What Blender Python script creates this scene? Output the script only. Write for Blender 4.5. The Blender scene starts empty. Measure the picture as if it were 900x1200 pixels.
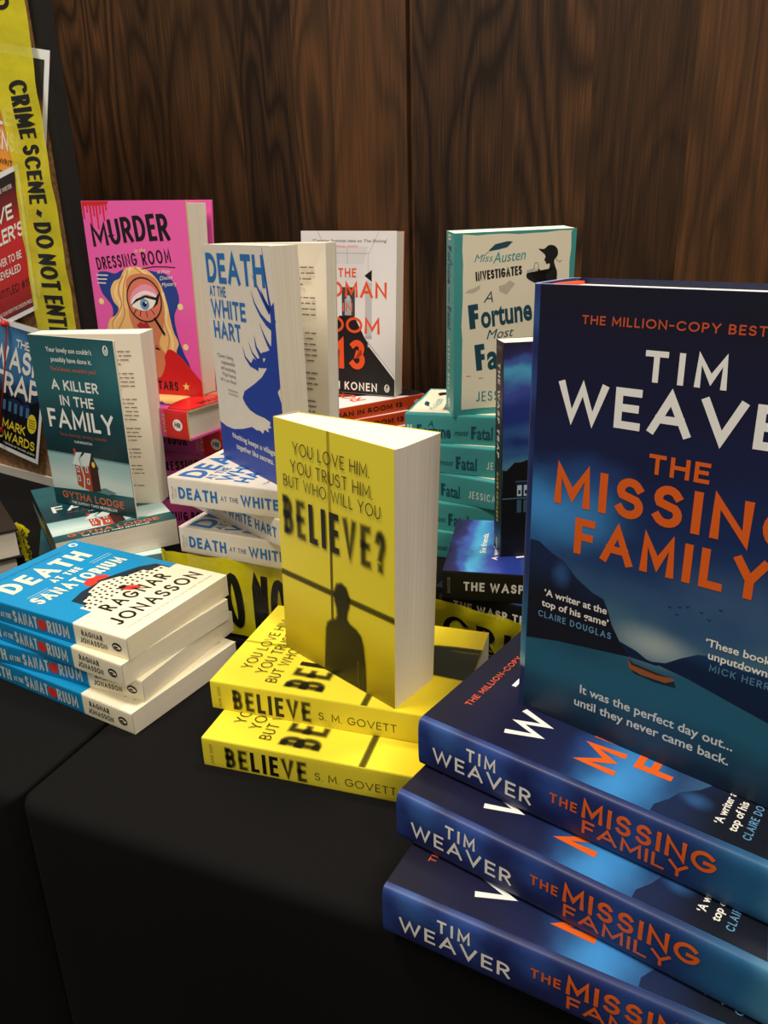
import bpy, bmesh, math, random
from mathutils import Vector, Matrix
random.seed(7)
SC = bpy.context.scene
COL = SC.collection
TZ = 0.74                                  # height of the table top
# ------------------------------------------------------------------ camera
cam_d = bpy.data.cameras.new('camera'); cam = bpy.data.objects.new('camera', cam_d); COL.objects.link(cam)
cam_d.sensor_fit = 'VERTICAL'; cam_d.sensor_height = 36.0; cam_d.lens = 930.57 * 36.0 / 1200.0
cam_d.clip_start = 0.01; cam_d.clip_end = 50
PITCH, ROLL, HC = 0.371824, -0.028154, 0.393478
cp, sp, cr, sr = math.cos(PITCH), math.sin(PITCH), math.cos(ROLL), math.sin(ROLL)
r0, u0, f0 = Vector((1, 0, 0)), Vector((0, sp, cp)), Vector((0, cp, -sp))
rr, uu = r0 * cr + u0 * sr, u0 * cr - r0 * sr
m = Matrix((rr, uu, -f0)).transposed().to_4x4(); m.translation = (0, 0, TZ + HC)
cam.matrix_world = m
SC.camera = cam
# ------------------------------------------------------------------ world, lamps, exposure
w = bpy.data.worlds.new('room_ambience'); SC.world = w; w.use_nodes = True
w.node_tree.nodes['Background'].inputs[0].default_value = (1.0, 0.93, 0.85, 1)
w.node_tree.nodes['Background'].inputs[1].default_value = 0.22
def area(name, loc, target, size, power, color):
    d = bpy.data.lights.new(name, 'AREA'); d.energy = power; d.size = size; d.color = color; d.shape = 'DISK'
    o = bpy.data.objects.new(name, d); COL.objects.link(o); o.location = loc
    o.rotation_euler = (Vector(target) - Vector(loc)).to_track_quat('-Z', 'Y').to_euler()
    return o
WARM = (1.0, 0.90, 0.77)
area('ceiling_and_fill_light', (-0.65, 0.45, 2.75), (-0.1, 0.75, TZ), 0.55, 37, WARM)
area('ceiling_and_fill_light', (0.60, 0.95, 2.75), (0.1, 0.7, TZ), 0.55, 31, WARM)
area('ceiling_and_fill_light', (0.75, -1.25, 2.75), (0.0, 0.8, TZ), 0.7, 27, WARM)  # front fill behind the camera, added to brighten the standing covers on the right
SC.view_settings.view_transform = 'Standard'; SC.view_settings.look = 'None'
SC.view_settings.gamma = 1; SC.view_settings.use_curve_mapping = False
SC.view_settings.exposure = 0.0

# ------------------------------------------------------------------ materials
def lin(c):
    return tuple(((x / 255.0) / 12.92 if x / 255.0 <= 0.04045 else ((x / 255.0 + 0.055) / 1.055) ** 2.4) for x in c)
MATS = {}
def bsdf_mat(name):
    mt = bpy.data.materials.new(name); mt.use_nodes = True
    return mt, mt.node_tree, mt.node_tree.nodes['Principled BSDF']
def ink(c, rough=0.42, alpha=1.0, name=None, spec=0.4, metal=0.0):
    key = ('ink', tuple(c), rough, alpha, metal, spec)
    if key in MATS: return MATS[key]
    mt, nt, b = bsdf_mat(name or 'print_ink')
    col = lin(c)
    n = nt.nodes.new('ShaderNodeTexNoise'); n.inputs['Scale'].default_value = 60
    tc = nt.nodes.new('ShaderNodeTexCoord'); nt.links.new(tc.outputs['Object'], n.inputs['Vector'])
    mr = nt.nodes.new('ShaderNodeMapRange'); nt.links.new(n.outputs['Fac'], mr.inputs['Value'])
    mr.inputs['To Min'].default_value = rough - 0.05; mr.inputs['To Max'].default_value = rough + 0.05
    nt.links.new(mr.outputs['Result'], b.inputs['Roughness'])
    b.inputs['Base Color'].default_value = (*col, 1)
    b.inputs['Specular IOR Level'].default_value = spec; b.inputs['Metallic'].default_value = metal
    b.inputs['Alpha'].default_value = alpha
    MATS[key] = mt
    return mt
def math_node(nt, op, a, b_=None, clamp=False):
    n = nt.nodes.new('ShaderNodeMath'); n.operation = op; n.use_clamp = clamp
    for i, v in enumerate((a, b_)):
        if v is None: continue
        if isinstance(v, (int, float)): n.inputs[i].default_value = v
        else: nt.links.new(v, n.inputs[i])
    return n.outputs[0]
def art(name, stops, axis='V', nscale=(3, 3), namt=0.1, spots=(), rough=0.4, mottle=0.0, spec=0.4, seed=0.0, smooth=True):
    """printed gradient on UV: colour ramp along one axis, cloudy noise and soft spots"""
    mt, nt, b = bsdf_mat(name)
    tc = nt.nodes.new('ShaderNodeTexCoord'); sx = nt.nodes.new('ShaderNodeSeparateXYZ'); nt.links.new(tc.outputs['UV'], sx.inputs[0])
    U, V = sx.outputs[0], sx.outputs[1]
    mp = nt.nodes.new('ShaderNodeMapping'); mp.inputs['Scale'].default_value = (nscale[0], nscale[1], 1); mp.inputs['Location'].default_value = (seed, seed * 1.7, 0)
    nt.links.new(tc.outputs['UV'], mp.inputs[0])
    no = nt.nodes.new('ShaderNodeTexNoise'); no.inputs['Scale'].default_value = 1.0; no.inputs['Detail'].default_value = 5
    nt.links.new(mp.outputs[0], no.inputs['Vector'])
    nz = math_node(nt, 'SUBTRACT', no.outputs['Fac'], 0.5)
    t = math_node(nt, 'ADD', V if axis == 'V' else U, math_node(nt, 'MULTIPLY', nz, namt))
    cr_ = nt.nodes.new('ShaderNodeValToRGB'); nt.links.new(t, cr_.inputs[0])
    e = cr_.color_ramp.elements
    cr_.color_ramp.interpolation = 'EASE' if smooth else 'LINEAR'
    while len(e) < len(stops): e.new(0.5)
    for el, (pos, c) in zip(e, stops): el.position = pos; el.color = (*lin(c), 1)
    out = cr_.outputs[0]
    for (cu, cv, ru, rv, c, s, na) in spots:
        du = math_node(nt, 'DIVIDE', math_node(nt, 'SUBTRACT', U, cu), ru); dv = math_node(nt, 'DIVIDE', math_node(nt, 'SUBTRACT', V, cv), rv)
        d2 = math_node(nt, 'ADD', math_node(nt, 'MULTIPLY', du, du), math_node(nt, 'MULTIPLY', dv, dv))
        d2 = math_node(nt, 'ADD', math_node(nt, 'SQRT', d2), math_node(nt, 'MULTIPLY', nz, na))
        mr = nt.nodes.new('ShaderNodeMapRange'); mr.interpolation_type = 'SMOOTHSTEP'
        nt.links.new(d2, mr.inputs['Value']); mr.inputs['From Min'].default_value = 0; mr.inputs['From Max'].default_value = 1
        mr.inputs['To Min'].default_value = s; mr.inputs['To Max'].default_value = 0
        mx = nt.nodes.new('ShaderNodeMix'); mx.data_type = 'RGBA'; nt.links.new(mr.outputs[0], mx.inputs[0])
        nt.links.new(out, mx.inputs[6]); mx.inputs[7].default_value = (*lin(c), 1); out = mx.outputs[2]
    nt.links.new(out, b.inputs['Base Color'])
    b.inputs['Roughness'].default_value = rough; b.inputs['Specular IOR Level'].default_value = spec
    return mt
def pages_mat():
    if 'pages' in MATS: return MATS['pages']
    mt, nt, b = bsdf_mat('page_edges')
    tc = nt.nodes.new('ShaderNodeTexCoord')
    mp = nt.nodes.new('ShaderNodeMapping'); mp.inputs['Scale'].default_value = (90, 0.8, 1); nt.links.new(tc.outputs['UV'], mp.inputs[0])
    no = nt.nodes.new('ShaderNodeTexNoise'); no.inputs['Scale'].default_value = 1; no.inputs['Detail'].default_value = 4; nt.links.new(mp.outputs[0], no.inputs['Vector'])
    cr_ = nt.nodes.new('ShaderNodeValToRGB'); nt.links.new(no.outputs['Fac'], cr_.inputs[0])
    cr_.color_ramp.elements[0].position = 0.3; cr_.color_ramp.elements[0].color = (*lin((218, 208, 188)), 1)
    cr_.color_ramp.elements[1].position = 0.62; cr_.color_ramp.elements[1].color = (*lin((240, 232, 214)), 1)
    nt.links.new(cr_.outputs[0], b.inputs['Base Color']); b.inputs['Roughness'].default_value = 0.8; b.inputs['Specular IOR Level'].default_value = 0.15
    bp = nt.nodes.new('ShaderNodeBump'); bp.inputs['Strength'].default_value = 0.25; bp.inputs['Distance'].default_value = 0.0006
    nt.links.new(no.outputs['Fac'], bp.inputs['Height']); nt.links.new(bp.outputs[0], b.inputs['Normal'])
    MATS['pages'] = mt
    return mt

# ------------------------------------------------------------------ mesh building
class MB:
    def __init__(s, xf=None): s.v = []; s.f = []; s.mi = []; s.uv = []; s.mats = []; s.sm = []; s.xf = xf or (lambda p: p)
    def mat(s, m_):
        if m_ not in s.mats: s.mats.append(m_)
        return s.mats.index(m_)
    def poly(s, pts, m_, uvs=None, smooth=False):
        i0 = len(s.v); s.v += [Vector(p) for p in pts]
        s.f.append(list(range(i0, i0 + len(pts)))); s.mi.append(s.mat(m_)); s.uv.append(uvs or [(0, 0)] * len(pts)); s.sm.append(smooth)
    def mesh(s, verts, faces, m_, uvs=None, smooth=False):
        i0 = len(s.v); s.v += [Vector(p) for p in verts]; k = s.mat(m_)
        for f in faces:
            s.f.append([i0 + i for i in f]); s.mi.append(k); s.uv.append([uvs[i] for i in f] if uvs else [(0, 0)] * len(f)); s.sm.append(smooth)
    def hexa(s, c, m_, uvs=None):
        """8 corners: bottom loop (ccw seen from above) then top loop"""
        fs = [(3, 2, 1, 0), (4, 5, 6, 7), (0, 1, 5, 4), (1, 2, 6, 5), (2, 3, 7, 6), (3, 0, 4, 7)]
        s.mesh(c, fs, m_, uvs)
    def box(s, x0, x1, y0, y1, z0, z1, m_, uvs=None):
        s.hexa([(x0, y0, z0), (x1, y0, z0), (x1, y1, z0), (x0, y1, z0), (x0, y0, z1), (x1, y0, z1), (x1, y1, z1), (x0, y1, z1)], m_, uvs)
    def build(s, name, parent=None):
        me = bpy.data.meshes.new(name)
        me.from_pydata([s.xf(p) for p in s.v], [], s.f)
        for m_ in s.mats: me.materials.append(m_)
        me.polygons.foreach_set('material_index', s.mi); me.polygons.foreach_set('use_smooth', s.sm)
        ul = me.uv_layers.new(name='UVMap')
        flat = [c for f in s.uv for q in f for c in q]
        ul.data.foreach_set('uv', flat)
        me.validate(); me.update()
        o = bpy.data.objects.new(name, me); COL.objects.link(o)
        if parent: o.parent = parent
        return o

# ---- a flat printing surface: 2-D shapes go through a map (a, b, lift) -> 3-D
EPS = 0.00007
class Print:
    def __init__(s, mb, fn, uvfn=None, cuts=()): s.mb = mb; s.fn = fn; s.uvfn = uvfn; s.cuts = cuts; s.o = (0, 0, 0)
    def P(s, pts): 
        ox, oy, a = s.o
        c, n = math.cos(a), math.sin(a)
        return [(ox + x * c - y * n, oy + x * n + y * c) for x, y in pts]
    def at(s, x, y, deg=0): s.o = (x, y, math.radians(deg)); return s
    def poly(s, pts, m_, L=1.0):
        q = s.P(pts)
        a = sum(q[i][0] * q[(i + 1) % len(q)][1] - q[(i + 1) % len(q)][0] * q[i][1] for i in range(len(q)))
        if a < 0: q = q[::-1]
        s.mb.poly([s.fn(x, y, EPS * L) for x, y in q], m_, [s.uvfn(x, y) for x, y in q] if s.uvfn else None)
    def tris(s, v, faces, m_, L):
        q = s.P(v)
        if s.cuts:
            bm = bmesh.new(); vs = [bm.verts.new((x, y, 0)) for x, y in q]
            for f in faces:
                try: bm.faces.new([vs[i] for i in f])
                except ValueError: pass
            for c in s.cuts:
                bmesh.ops.bisect_plane(bm, geom=bm.verts[:] + bm.edges[:] + bm.faces[:], plane_co=(0, c, 0), plane_no=(0, 1, 0))
            bm.verts.index_update(); q = [(v_.co.x, v_.co.y) for v_ in bm.verts]; faces = [[v_.index for v_ in f.verts] for f in bm.faces]; bm.free()
        s.mb.mesh([s.fn(x, y, EPS * L) for x, y in q], faces, m_)
    def rect(s, x0, y0, x1, y1, m_, L=1.0): s.poly([(x0, y0), (x1, y0), (x1, y1), (x0, y1)], m_, L)
    def oval(s, x, y, rx, ry, m_, L=1.0, n=28, a0=0, a1=360, rot=0):
        c, n_ = math.cos(math.radians(rot)), math.sin(math.radians(rot)); pts = []
        for i in range(n):
            t = math.radians(a0 + (a1 - a0) * i / (n if a1 - a0 >= 360 else n - 1))
            px, py = rx * math.cos(t), ry * math.sin(t); pts.append((x + px * c - py * n_, y + px * n_ + py * c))
        s.poly(pts, m_, L)
    def soft(s, pts, c, grow, L=1.0, steps=5, rough=0.4):
        """printed shape with a blurred outline"""
        a = sum(pts[i][0] * pts[(i + 1) % len(pts)][1] - pts[(i + 1) % len(pts)][0] * pts[i][1] for i in range(len(pts)))
        if a < 0: pts = pts[::-1]
        for k in range(steps):
            g = grow * (1 - 2.0 * k / (steps - 1)); q = []
            for i in range(len(pts)):
                p0, p1, p2 = Vector(pts[i - 1]), Vector(pts[i]), Vector(pts[(i + 1) % len(pts)])
                n_ = Vector(((p2 - p0).y, -(p2 - p0).x)); n_ = n_.normalized() if n_.length > 1e-9 else n_
                q.append(tuple(p1 + n_ * g))
            s.poly(q, ink(c, rough, alpha=[0.22, 0.3, 0.4, 0.55, 0.85][k] if steps == 5 else 0.45), L + 0.5 * k)
    def line(s, pts, wd, m_, L=1.0, cap=True):
        v, f = ribbon2d(pts, wd, cap); s.tris(v, f, m_, L)
def ribbon2d(pts, wd, cap=True):
    P = [Vector(p) for p in pts]
    closed = (P[0] - P[-1]).length < 1e-9
    if closed: P = P[:-1]
    n = len(P); h = wd / 2; v = []; f = []
    def d(i, j): return (P[j % n] - P[i % n]).normalized()
    for i in range(n):
        if closed or 0 < i < n - 1:
            a, b = d(i - 1, i), d(i, i + 1); na, nb = Vector((-a.y, a.x)), Vector((-b.y, b.x)); mt = na + nb
            if mt.length < 1e-4: mt = na
            mt.normalize(); k = min(1 / max(mt.dot(na), 0.3), 2.2); off = mt * h * k; q = P[i]
        elif i == 0:
            a = d(0, 1); off = Vector((-a.y, a.x)) * h; q = P[0] - (a * h if cap else a * 0)
        else:
            a = d(n - 2, n - 1); off = Vector((-a.y, a.x)) * h; q = P[-1] + (a * h if cap else a * 0)
        v += [tuple(q - off), tuple(q + off)]
    for i in range(n if closed else n - 1):
        j = (i + 1) % n; f.append((2 * i, 2 * j, 2 * j + 1, 2 * i + 1))
    return v, f
# ---- drawn capitals: strokes in a unit box, x and y from 0 to 1, with a natural width
def arc(cx, cy, rx, ry, a0, a1, n=12):
    return [(cx + rx * math.cos(math.radians(a0 + (a1 - a0) * i / n)), cy + ry * math.sin(math.radians(a0 + (a1 - a0) * i / n))) for i in range(n + 1)]
def _bowl(y0, y1, xr=1.0): # right hand bowl between heights
    r = (y1 - y0) / 2; c = (y0 + y1) / 2
    return [(0, y1), (xr * 0.45, y1)] + arc(xr * 0.45, c, xr * 0.55, r, 80, -80, 8) + [(xr * 0.45, y0), (0, y0)]
_S = arc(0.5, 0.74, 0.46, 0.26, 25, 215, 9) + arc(0.5, 0.27, 0.5, 0.27, 50, -155, 10)
GL = {
 'A': (0.86, [[(0, 0), (0.5, 1), (1, 0)], [(0.19, 0.33), (0.81, 0.33)]]), 'B': (0.6, [_bowl(0.52, 1, 0.9), _bowl(0, 0.52, 1.0), [(0, 0), (0, 1)]]),
 'C': (0.84, [arc(0.56, 0.5, 0.56, 0.5, 42, 318, 18)]), 'D': (0.74, [[(0, 0), (0, 1), (0.35, 1)] + arc(0.35, 0.5, 0.65, 0.5, 80, -80, 12) + [(0.35, 0), (0, 0)]]),
 'E': (0.5, [[(1, 1), (0, 1), (0, 0), (1, 0)], [(0, 0.52), (0.88, 0.52)]]), 'F': (0.48, [[(1, 1), (0, 1), (0, 0)], [(0, 0.5), (0.88, 0.5)]]),
 'G': (0.9, [arc(0.52, 0.5, 0.52, 0.5, 45, 350, 18) + [(1, 0.46), (0.6, 0.46)]]), 'H': (0.7, [[(0, 0), (0, 1)], [(1, 0), (1, 1)], [(0, 0.52), (1, 0.52)]]),
 'I': (0.0, [[(0, 0), (0, 1)]]), 'J': (0.4, [[(1, 1), (1, 0.25)] + arc(0.45, 0.25, 0.55, 0.25, 0, -140, 8)]),
 'K': (0.62, [[(0, 0), (0, 1)], [(0.95, 1), (0.05, 0.42)], [(0.3, 0.6), (1, 0)]]), 'L': (0.46, [[(0, 1), (0, 0), (1, 0)]]),
 'M': (0.88, [[(0, 0), (0.03, 1), (0.5, 0.22), (0.97, 1), (1, 0)]]), 'N': (0.74, [[(0, 0), (0, 1), (1, 0), (1, 1)]]),
 'O': (0.98, [arc(0.5, 0.5, 0.5, 0.5, 90, 450, 26)]), 'P': (0.56, [_bowl(0.46, 1), [(0, 0), (0, 1)]]),
 'Q': (0.98, [arc(0.5, 0.5, 0.5, 0.5, 90, 450, 26), [(0.6, 0.3), (0.98, 0)]]), 'R': (0.58, [_bowl(0.47, 1, 0.95), [(0, 0), (0, 1)], [(0.45, 0.47), (1, 0)]]),
 'S': (0.56, [_S]), 'T': (0.62, [[(0, 1), (1, 1)], [(0.5, 0), (0.5, 1)]]), 'U': (0.66, [[(0, 1), (0, 0.36)] + arc(0.5, 0.36, 0.5, 0.36, 180, 360, 12) + [(1, 1)]]),
 'V': (0.84, [[(0, 1), (0.5, 0), (1, 1)]]), 'W': (1.2, [[(0, 1), (0.25, 0), (0.5, 0.95), (0.75, 0), (1, 1)]]), 'X': (0.7, [[(0, 0), (1, 1)], [(0, 1), (1, 0)]]),
 'Y': (0.74, [[(0, 1), (0.5, 0.45), (1, 1)], [(0.5, 0), (0.5, 0.45)]]), 'Z': (0.66, [[(0, 1), (1, 1), (0, 0), (1, 0)]]),
 '0': (0.6, [arc(0.5, 0.5, 0.5, 0.5, 90, 450, 22)]), '1': (0.2, [[(0, 0.82), (1, 1), (1, 0)]]), '2': (0.54, [arc(0.5, 0.7, 0.48, 0.3, 160, -35, 10) + [(0, 0), (1, 0)]]),
 '3': (0.54, [arc(0.45, 0.76, 0.48, 0.24, 140, -80, 9) + arc(0.45, 0.27, 0.53, 0.27, 80, -145, 10)]), '5': (0.54, [[(0.95, 1), (0.2, 1), (0.1, 0.57)] + arc(0.45, 0.32, 0.53, 0.32, 115, -145, 11)]),
 '7': (0.54, [[(0, 1), (1, 1), (0.35, 0)]]), '9': (0.56, [arc(0.5, 0.7, 0.48, 0.3, 0, 360, 16), [(0.98, 0.7), (0.55, 0)]]),
 '?': (0.5, [arc(0.5, 0.74, 0.48, 0.26, 170, -60, 10) + [(0.5, 0.3)], [(0.5, 0.0), (0.5, 0.06)]]), '-': (0.36, [[(0, 0.45), (1, 0.45)]]), '~': (0.3, [[(0, 0.42), (0.35, 0.52), (0.65, 0.42), (1, 0.52)]]),
 '.': (0.0, [[(0, 0), (0, 0.01)]]), "'": (0.0, [[(0, 0.8), (0, 1)]]), ',': (0.06, [[(1, 0.05), (0, -0.12)]]), '#': (0.6, [[(0.2, 0), (0.4, 1)], [(0.6, 0), (0.8, 1)], [(0, 0.33), (1, 0.33)], [(0, 0.66), (1, 0.66)]]),
 '/': (0.4, [[(0, 0), (1, 1)]]),
}
def caps(pr, s, x0, x1, y, h, m_, wt=0.13, L=2.0, gap=0.2, blur=None, tilt=0.0, only=None):
    """capitals from x0 to x1 with baseline y and height h; wt is stroke width over height; blur = set of glyph indices printed out of focus"""
    adv = [(0.3 if c == ' ' else GL[c][0]) for c in s]
    wd = wt * h; free = sum(adv); n = len(s)
    tot = (x1 - x0) / h; base = sum(wt for c in s if c != ' ') + gap * (n - 1)
    k = (tot - base) / max(free, 1e-6)
    if k < 0.35: gap = max(0.05, gap - (0.35 * free + base - tot) / max(n - 1, 1)); k = max((tot - sum(wt for c in s if c != ' ') - gap * (n - 1)) / free, 0.2)
    x = x0
    for i, c in enumerate(s):
        w_ = adv[i] * k * h + (wd if c != ' ' else 0)
        if c != ' ' and (only is None or i in only):
            for j, st in enumerate(GL[c][1]):
                q = [(x + wd / 2 + px * (w_ - wd), y + wd / 2 + py * (h - wd)) for px, py in st]
                if tilt: q = [(a + (b - y) * tilt, b) for a, b in q]
                if blur and i in blur:
                    for kk, (ww, al) in enumerate(((1.5, 0.14), (1.2, 0.22), (0.9, 0.38), (0.55, 0.55))):
                        v, f = ribbon2d(q, wd * ww); pr.tris(v, f, ink(BLACKC, 0.45, alpha=al), L + kk * 0.6 + j * 0.1)
                else:
                    v, f = ribbon2d(q, wd); pr.tris(v, f, m_, L + j * 0.12)
        x += w_ + gap * h
BLACKC = (22, 20, 14)
_fc = {}
def glyph_mesh(s, bold, shear):
    key = (s, bold, shear)
    if key not in _fc:
        cu = bpy.data.curves.new('lettering', 'FONT'); cu.body = s; cu.size = 1; cu.offset = bold; cu.shear = shear; cu.resolution_u = 3; cu.fill_mode = 'FRONT'; cu.dimensions = '2D'
        o = bpy.data.objects.new('lettering', cu); me = bpy.data.meshes.new_from_object(o)
        v = [(p.co.x, p.co.y) for p in me.vertices]; f = [tuple(q.vertices) for q in me.polygons]
        bpy.data.objects.remove(o); bpy.data.meshes.remove(me); bpy.data.curves.remove(cu); _fc[key] = (v, f)
    return _fc[key]
def words(pr, s, x0, x1, y, h, m_, bold=0.01, L=2.0, shear=0.0):
    """upper and lower case line set between x0 and x1; h is the height of a capital"""
    v, f = glyph_mesh(s, bold, shear)
    a, b = min(p[0] for p in v), max(p[0] for p in v); k = (x1 - x0) / (b - a); q = h / 0.72
    pr.tris([(x0 + (x - a) * k, y + y_ * q) for x, y_ in v], f, m_, L)

# ------------------------------------------------------------------ things and labels
def tag(o, label, cat, group=None, kind=None):
    if label: o['label'] = label
    if cat: o['category'] = cat
    if group: o['group'] = group
    if kind: o['kind'] = kind
    return o
def root_at(name, loc, yaw, p=0.0, r=0.0):
    o = bpy.data.objects.new(name, None); COL.objects.link(o); o.empty_display_size = 0.05
    o.location = loc; o.rotation_mode = 'YXZ'; o.rotation_euler = (math.radians(p), math.radians(r), math.radians(yaw))
    return o
def copy_thing(src, loc, yaw):
    r = src.copy(); COL.objects.link(r); r.location = loc; r.rotation_euler = (0, 0, math.radians(yaw))
    for c in src.children:
        d = c.copy(); COL.objects.link(d); d.parent = r
        for g in c.children: e = g.copy(); COL.objects.link(e); e.parent = d
    return r

class Style: pass
STY = {}
C = 0.0004
def make_book(sty, pose, o, yaw, p=0.0, r=0.0, T=None, open_deg=0.0, block=None, back=None, extra=None, text_page=None, kind_name=None):
    """canonical book: u from spine to fore-edge, d from front to back, v from bottom to top.
       block / back: corner overrides [(u,d) bottom x4, (u,d) top x4]"""
    S = STY[sty]; W, H = S.W, S.H; T = T or S.T; hard = S.hard
    if pose == 'lie': xf = lambda q: Vector((H - q[2] - H / 2, q[0] - W / 2, T - q[1])); ctr = (H / 2, W / 2)
    else: xf = lambda q: Vector((q[0] - W / 2, q[1] - T / 2, q[2])); ctr = (W / 2, T / 2)
    ya = math.radians(yaw); c, s = math.cos(ya), math.sin(ya)
    loc = (o[0] + c * ctr[0] - s * ctr[1], o[1] + s * ctr[0] + c * ctr[1], TZ + o[2])
    root = root_at(kind_name or S.name, loc, yaw, p, r)
    tb = 0.0024 if hard else C                       # board or card thickness
    ins = 0.003 if hard else 0.0
    bul, nb = S.bulge, S.bn
    def bulge(d): 
        x = min(1, abs(2 * d / T - 1)); return bul * max(0.0, 1 - x ** nb) ** (1 / nb)
    # front cover
    mb = MB(xf); rad = math.radians(open_deg); ca, sa = math.cos(rad), math.sin(rad)
    def fr(u, v, e): return (u * ca - e * sa, -u * sa - e * ca, v)       # opened about the spine
    uvf = lambda u, v: (u / W, v / H)
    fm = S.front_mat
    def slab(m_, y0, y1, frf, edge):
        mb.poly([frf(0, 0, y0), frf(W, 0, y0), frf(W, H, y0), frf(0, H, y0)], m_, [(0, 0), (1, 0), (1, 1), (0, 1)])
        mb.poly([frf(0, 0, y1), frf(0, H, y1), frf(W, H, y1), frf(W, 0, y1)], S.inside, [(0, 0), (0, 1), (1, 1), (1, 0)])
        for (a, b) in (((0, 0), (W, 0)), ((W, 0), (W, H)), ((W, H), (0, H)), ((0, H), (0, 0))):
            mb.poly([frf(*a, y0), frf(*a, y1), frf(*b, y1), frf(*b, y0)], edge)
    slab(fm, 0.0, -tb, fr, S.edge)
    if S.front: S.front(Print(mb, lambda a, b, e: fr(a * S.su, b * S.sv, e), lambda a, b: uvf(a * S.su, b * S.sv)))
    mb.build('front_cover', root)
    # back cover
    mb = MB(xf)
    bc = back or [(0, T - tb), (W, T - tb), (W, T), (0, T)] * 2
    mb.hexa([(*q, 0) for q in bc[:4]] + [(*q, H) for q in bc[4:]], S.back_mat)
    mb.build('back_cover', root)
    # spine
    mb = MB(xf); n = S.nseg; m_ = S.spine_mat
    ds = [T * (0.5 - 0.5 * math.cos(math.pi * i / n)) for i in range(n + 1)]
    ring = [(-bulge(d), d) for d in ds]
    inn = [(-bulge(d) + tb, min(max(d, tb * 0.9), T - tb * 0.9)) for d in ds]
    vs = []; uvs = []
    for (x, d) in ring: vs += [(x, d, 0), (x, d, H)]; uvs += [(1, 1 - d / T), (0, 1 - d / T)]
    mb.mesh(vs, [(2 * i, 2 * i + 1, 2 * i + 3, 2 * i + 2) for i in range(n)], m_, uvs, smooth=bul > 0.002)
    vi = []
    for (x, d) in inn: vi += [(x, d, 0), (x, d, H)]
    mb.mesh(vi, [(2 * i, 2 * i + 2, 2 * i + 3, 2 * i + 1) for i in range(n)], S.inside)
    for k in (0, 1):
        vv = vs[k::2] + vi[k::2]
        mb.mesh(vv, [((i, i + 1, n + 2 + i, n + 1 + i) if k == 0 else (i, n + 1 + i, n + 2 + i, i + 1)) for i in range(n)], S.edge)
    if S.spine:
        ts = T
        cuts = [ts * k / 10 for k in range(1, 10)] if bul > 0.002 else ()
        S.spine(Print(mb, lambda a, t, e: (-bulge(T - t) - e * 1.6, T - t, H - a * S.sv), lambda a, t: (a * S.sv / H, t / T), cuts), T)
    mb.build('spine', root)
    # page block
    blocks = block or [[(tb * 0.6, tb), (W - max(ins, 0.0006), tb), (W - max(ins, 0.0006), T - tb), (tb * 0.6, T - tb)] * 2]
    for bi, bk in enumerate(blocks):
        mb = MB(xf); pm = pages_mat(); z0, z1 = ins, H - max(ins, 0.0004)
        cc = [(*q, z0) for q in bk[:4]] + [(*q, z1) for q in bk[4:]]
        for f, uv in (((3, 2, 1, 0), [(1, 0), (1, 1), (0, 1), (0, 0)]), ((4, 5, 6, 7), [(0, 0), (0, 1), (1, 1), (1, 0)]), ((0, 1, 5, 4), [(0.5, 0)] * 4),
                      ((1, 2, 6, 5), [(0, 0), (1, 0), (1, 1), (0, 1)]), ((2, 3, 7, 6), [(0.5, 0)] * 4), ((3, 0, 4, 7), [(0, 0), (1, 0), (1, 1), (0, 1)])):
            mb.poly([cc[i] for i in f], pm, uv)
        if text_page and text_page[0] == bi:
            A, B_ = Vector(cc[0]), Vector(cc[1]); E_, F_ = Vector(cc[4]), Vector(cc[5]); rn = random.Random(3)
            def pf(a, b, e):
                q = A.lerp(B_, a).lerp(E_.lerp(F_, a), b); nn = (B_ - A).cross(E_ - A).normalized(); return tuple(q + nn * (e + 0.0002))
            pp = Print(mb, pf); g = ink((120, 112, 98), 0.8); y = 0.9
            while y > 0.1:
                k = rn.randint(3, 6)
                for j in range(k):
                    if y < 0.1: break
                    x = 0.12 if j else 0.16; end = 0.9 if j < k - 1 else rn.uniform(0.72, 0.9)
                    while x < end - 0.02:
                        l = rn.uniform(0.03, 0.09); pp.rect(x, y, min(x + l, end), y + 0.0055, g); x += l + 0.012
                    y -= 0.0235
                y -= 0.03
        mb.build('page_block', root)
    if extra: extra(root, xf, W, H, T)
    return root

def pal(c): return ink(c, 0.42)
CREAM = ink((243, 233, 205), 0.5, name='cream_card'); WHITE = ink((240, 236, 226), 0.45, name='white_card'); BLACK = ink((20, 18, 16), 0.4, name='black_ink')
def style(key, name, W, H, T, front_mat, spine_mat, back_mat, hard=False, inside=None, edge=None, bulge=0.0006, bn=4, nseg=8, front=None, spine=None, su=1.0, sv=1.0):
    S = Style(); S.su = su; S.sv = sv; S.name = name; S.W, S.H, S.T = W, H, T; S.front_mat, S.spine_mat, S.back_mat = front_mat, spine_mat, back_mat; S.hard = hard
    S.inside = inside or WHITE; S.edge = edge or S.inside; S.bulge = bulge; S.bn = bn; S.nseg = nseg; S.front = front; S.spine = spine; STY[key] = S
mm = 0.001
def penguin(pr, x, y, r, rim, body, L=2, rot=0):
    pr.oval(x, y, r * 0.72, r, rim, L); pr.oval(x, y - r * 0.1, r * 0.36, r * 0.62, body, L + 1); pr.oval(x + r * 0.06, y + r * 0.55, r * 0.24, r * 0.24, body, L + 1.2)
    pr.oval(x + r * 0.05, y - r * 0.18, r * 0.2, r * 0.42, rim, L + 2)
def ml(pts): return [(a * mm, b * mm) for a, b in pts]
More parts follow.
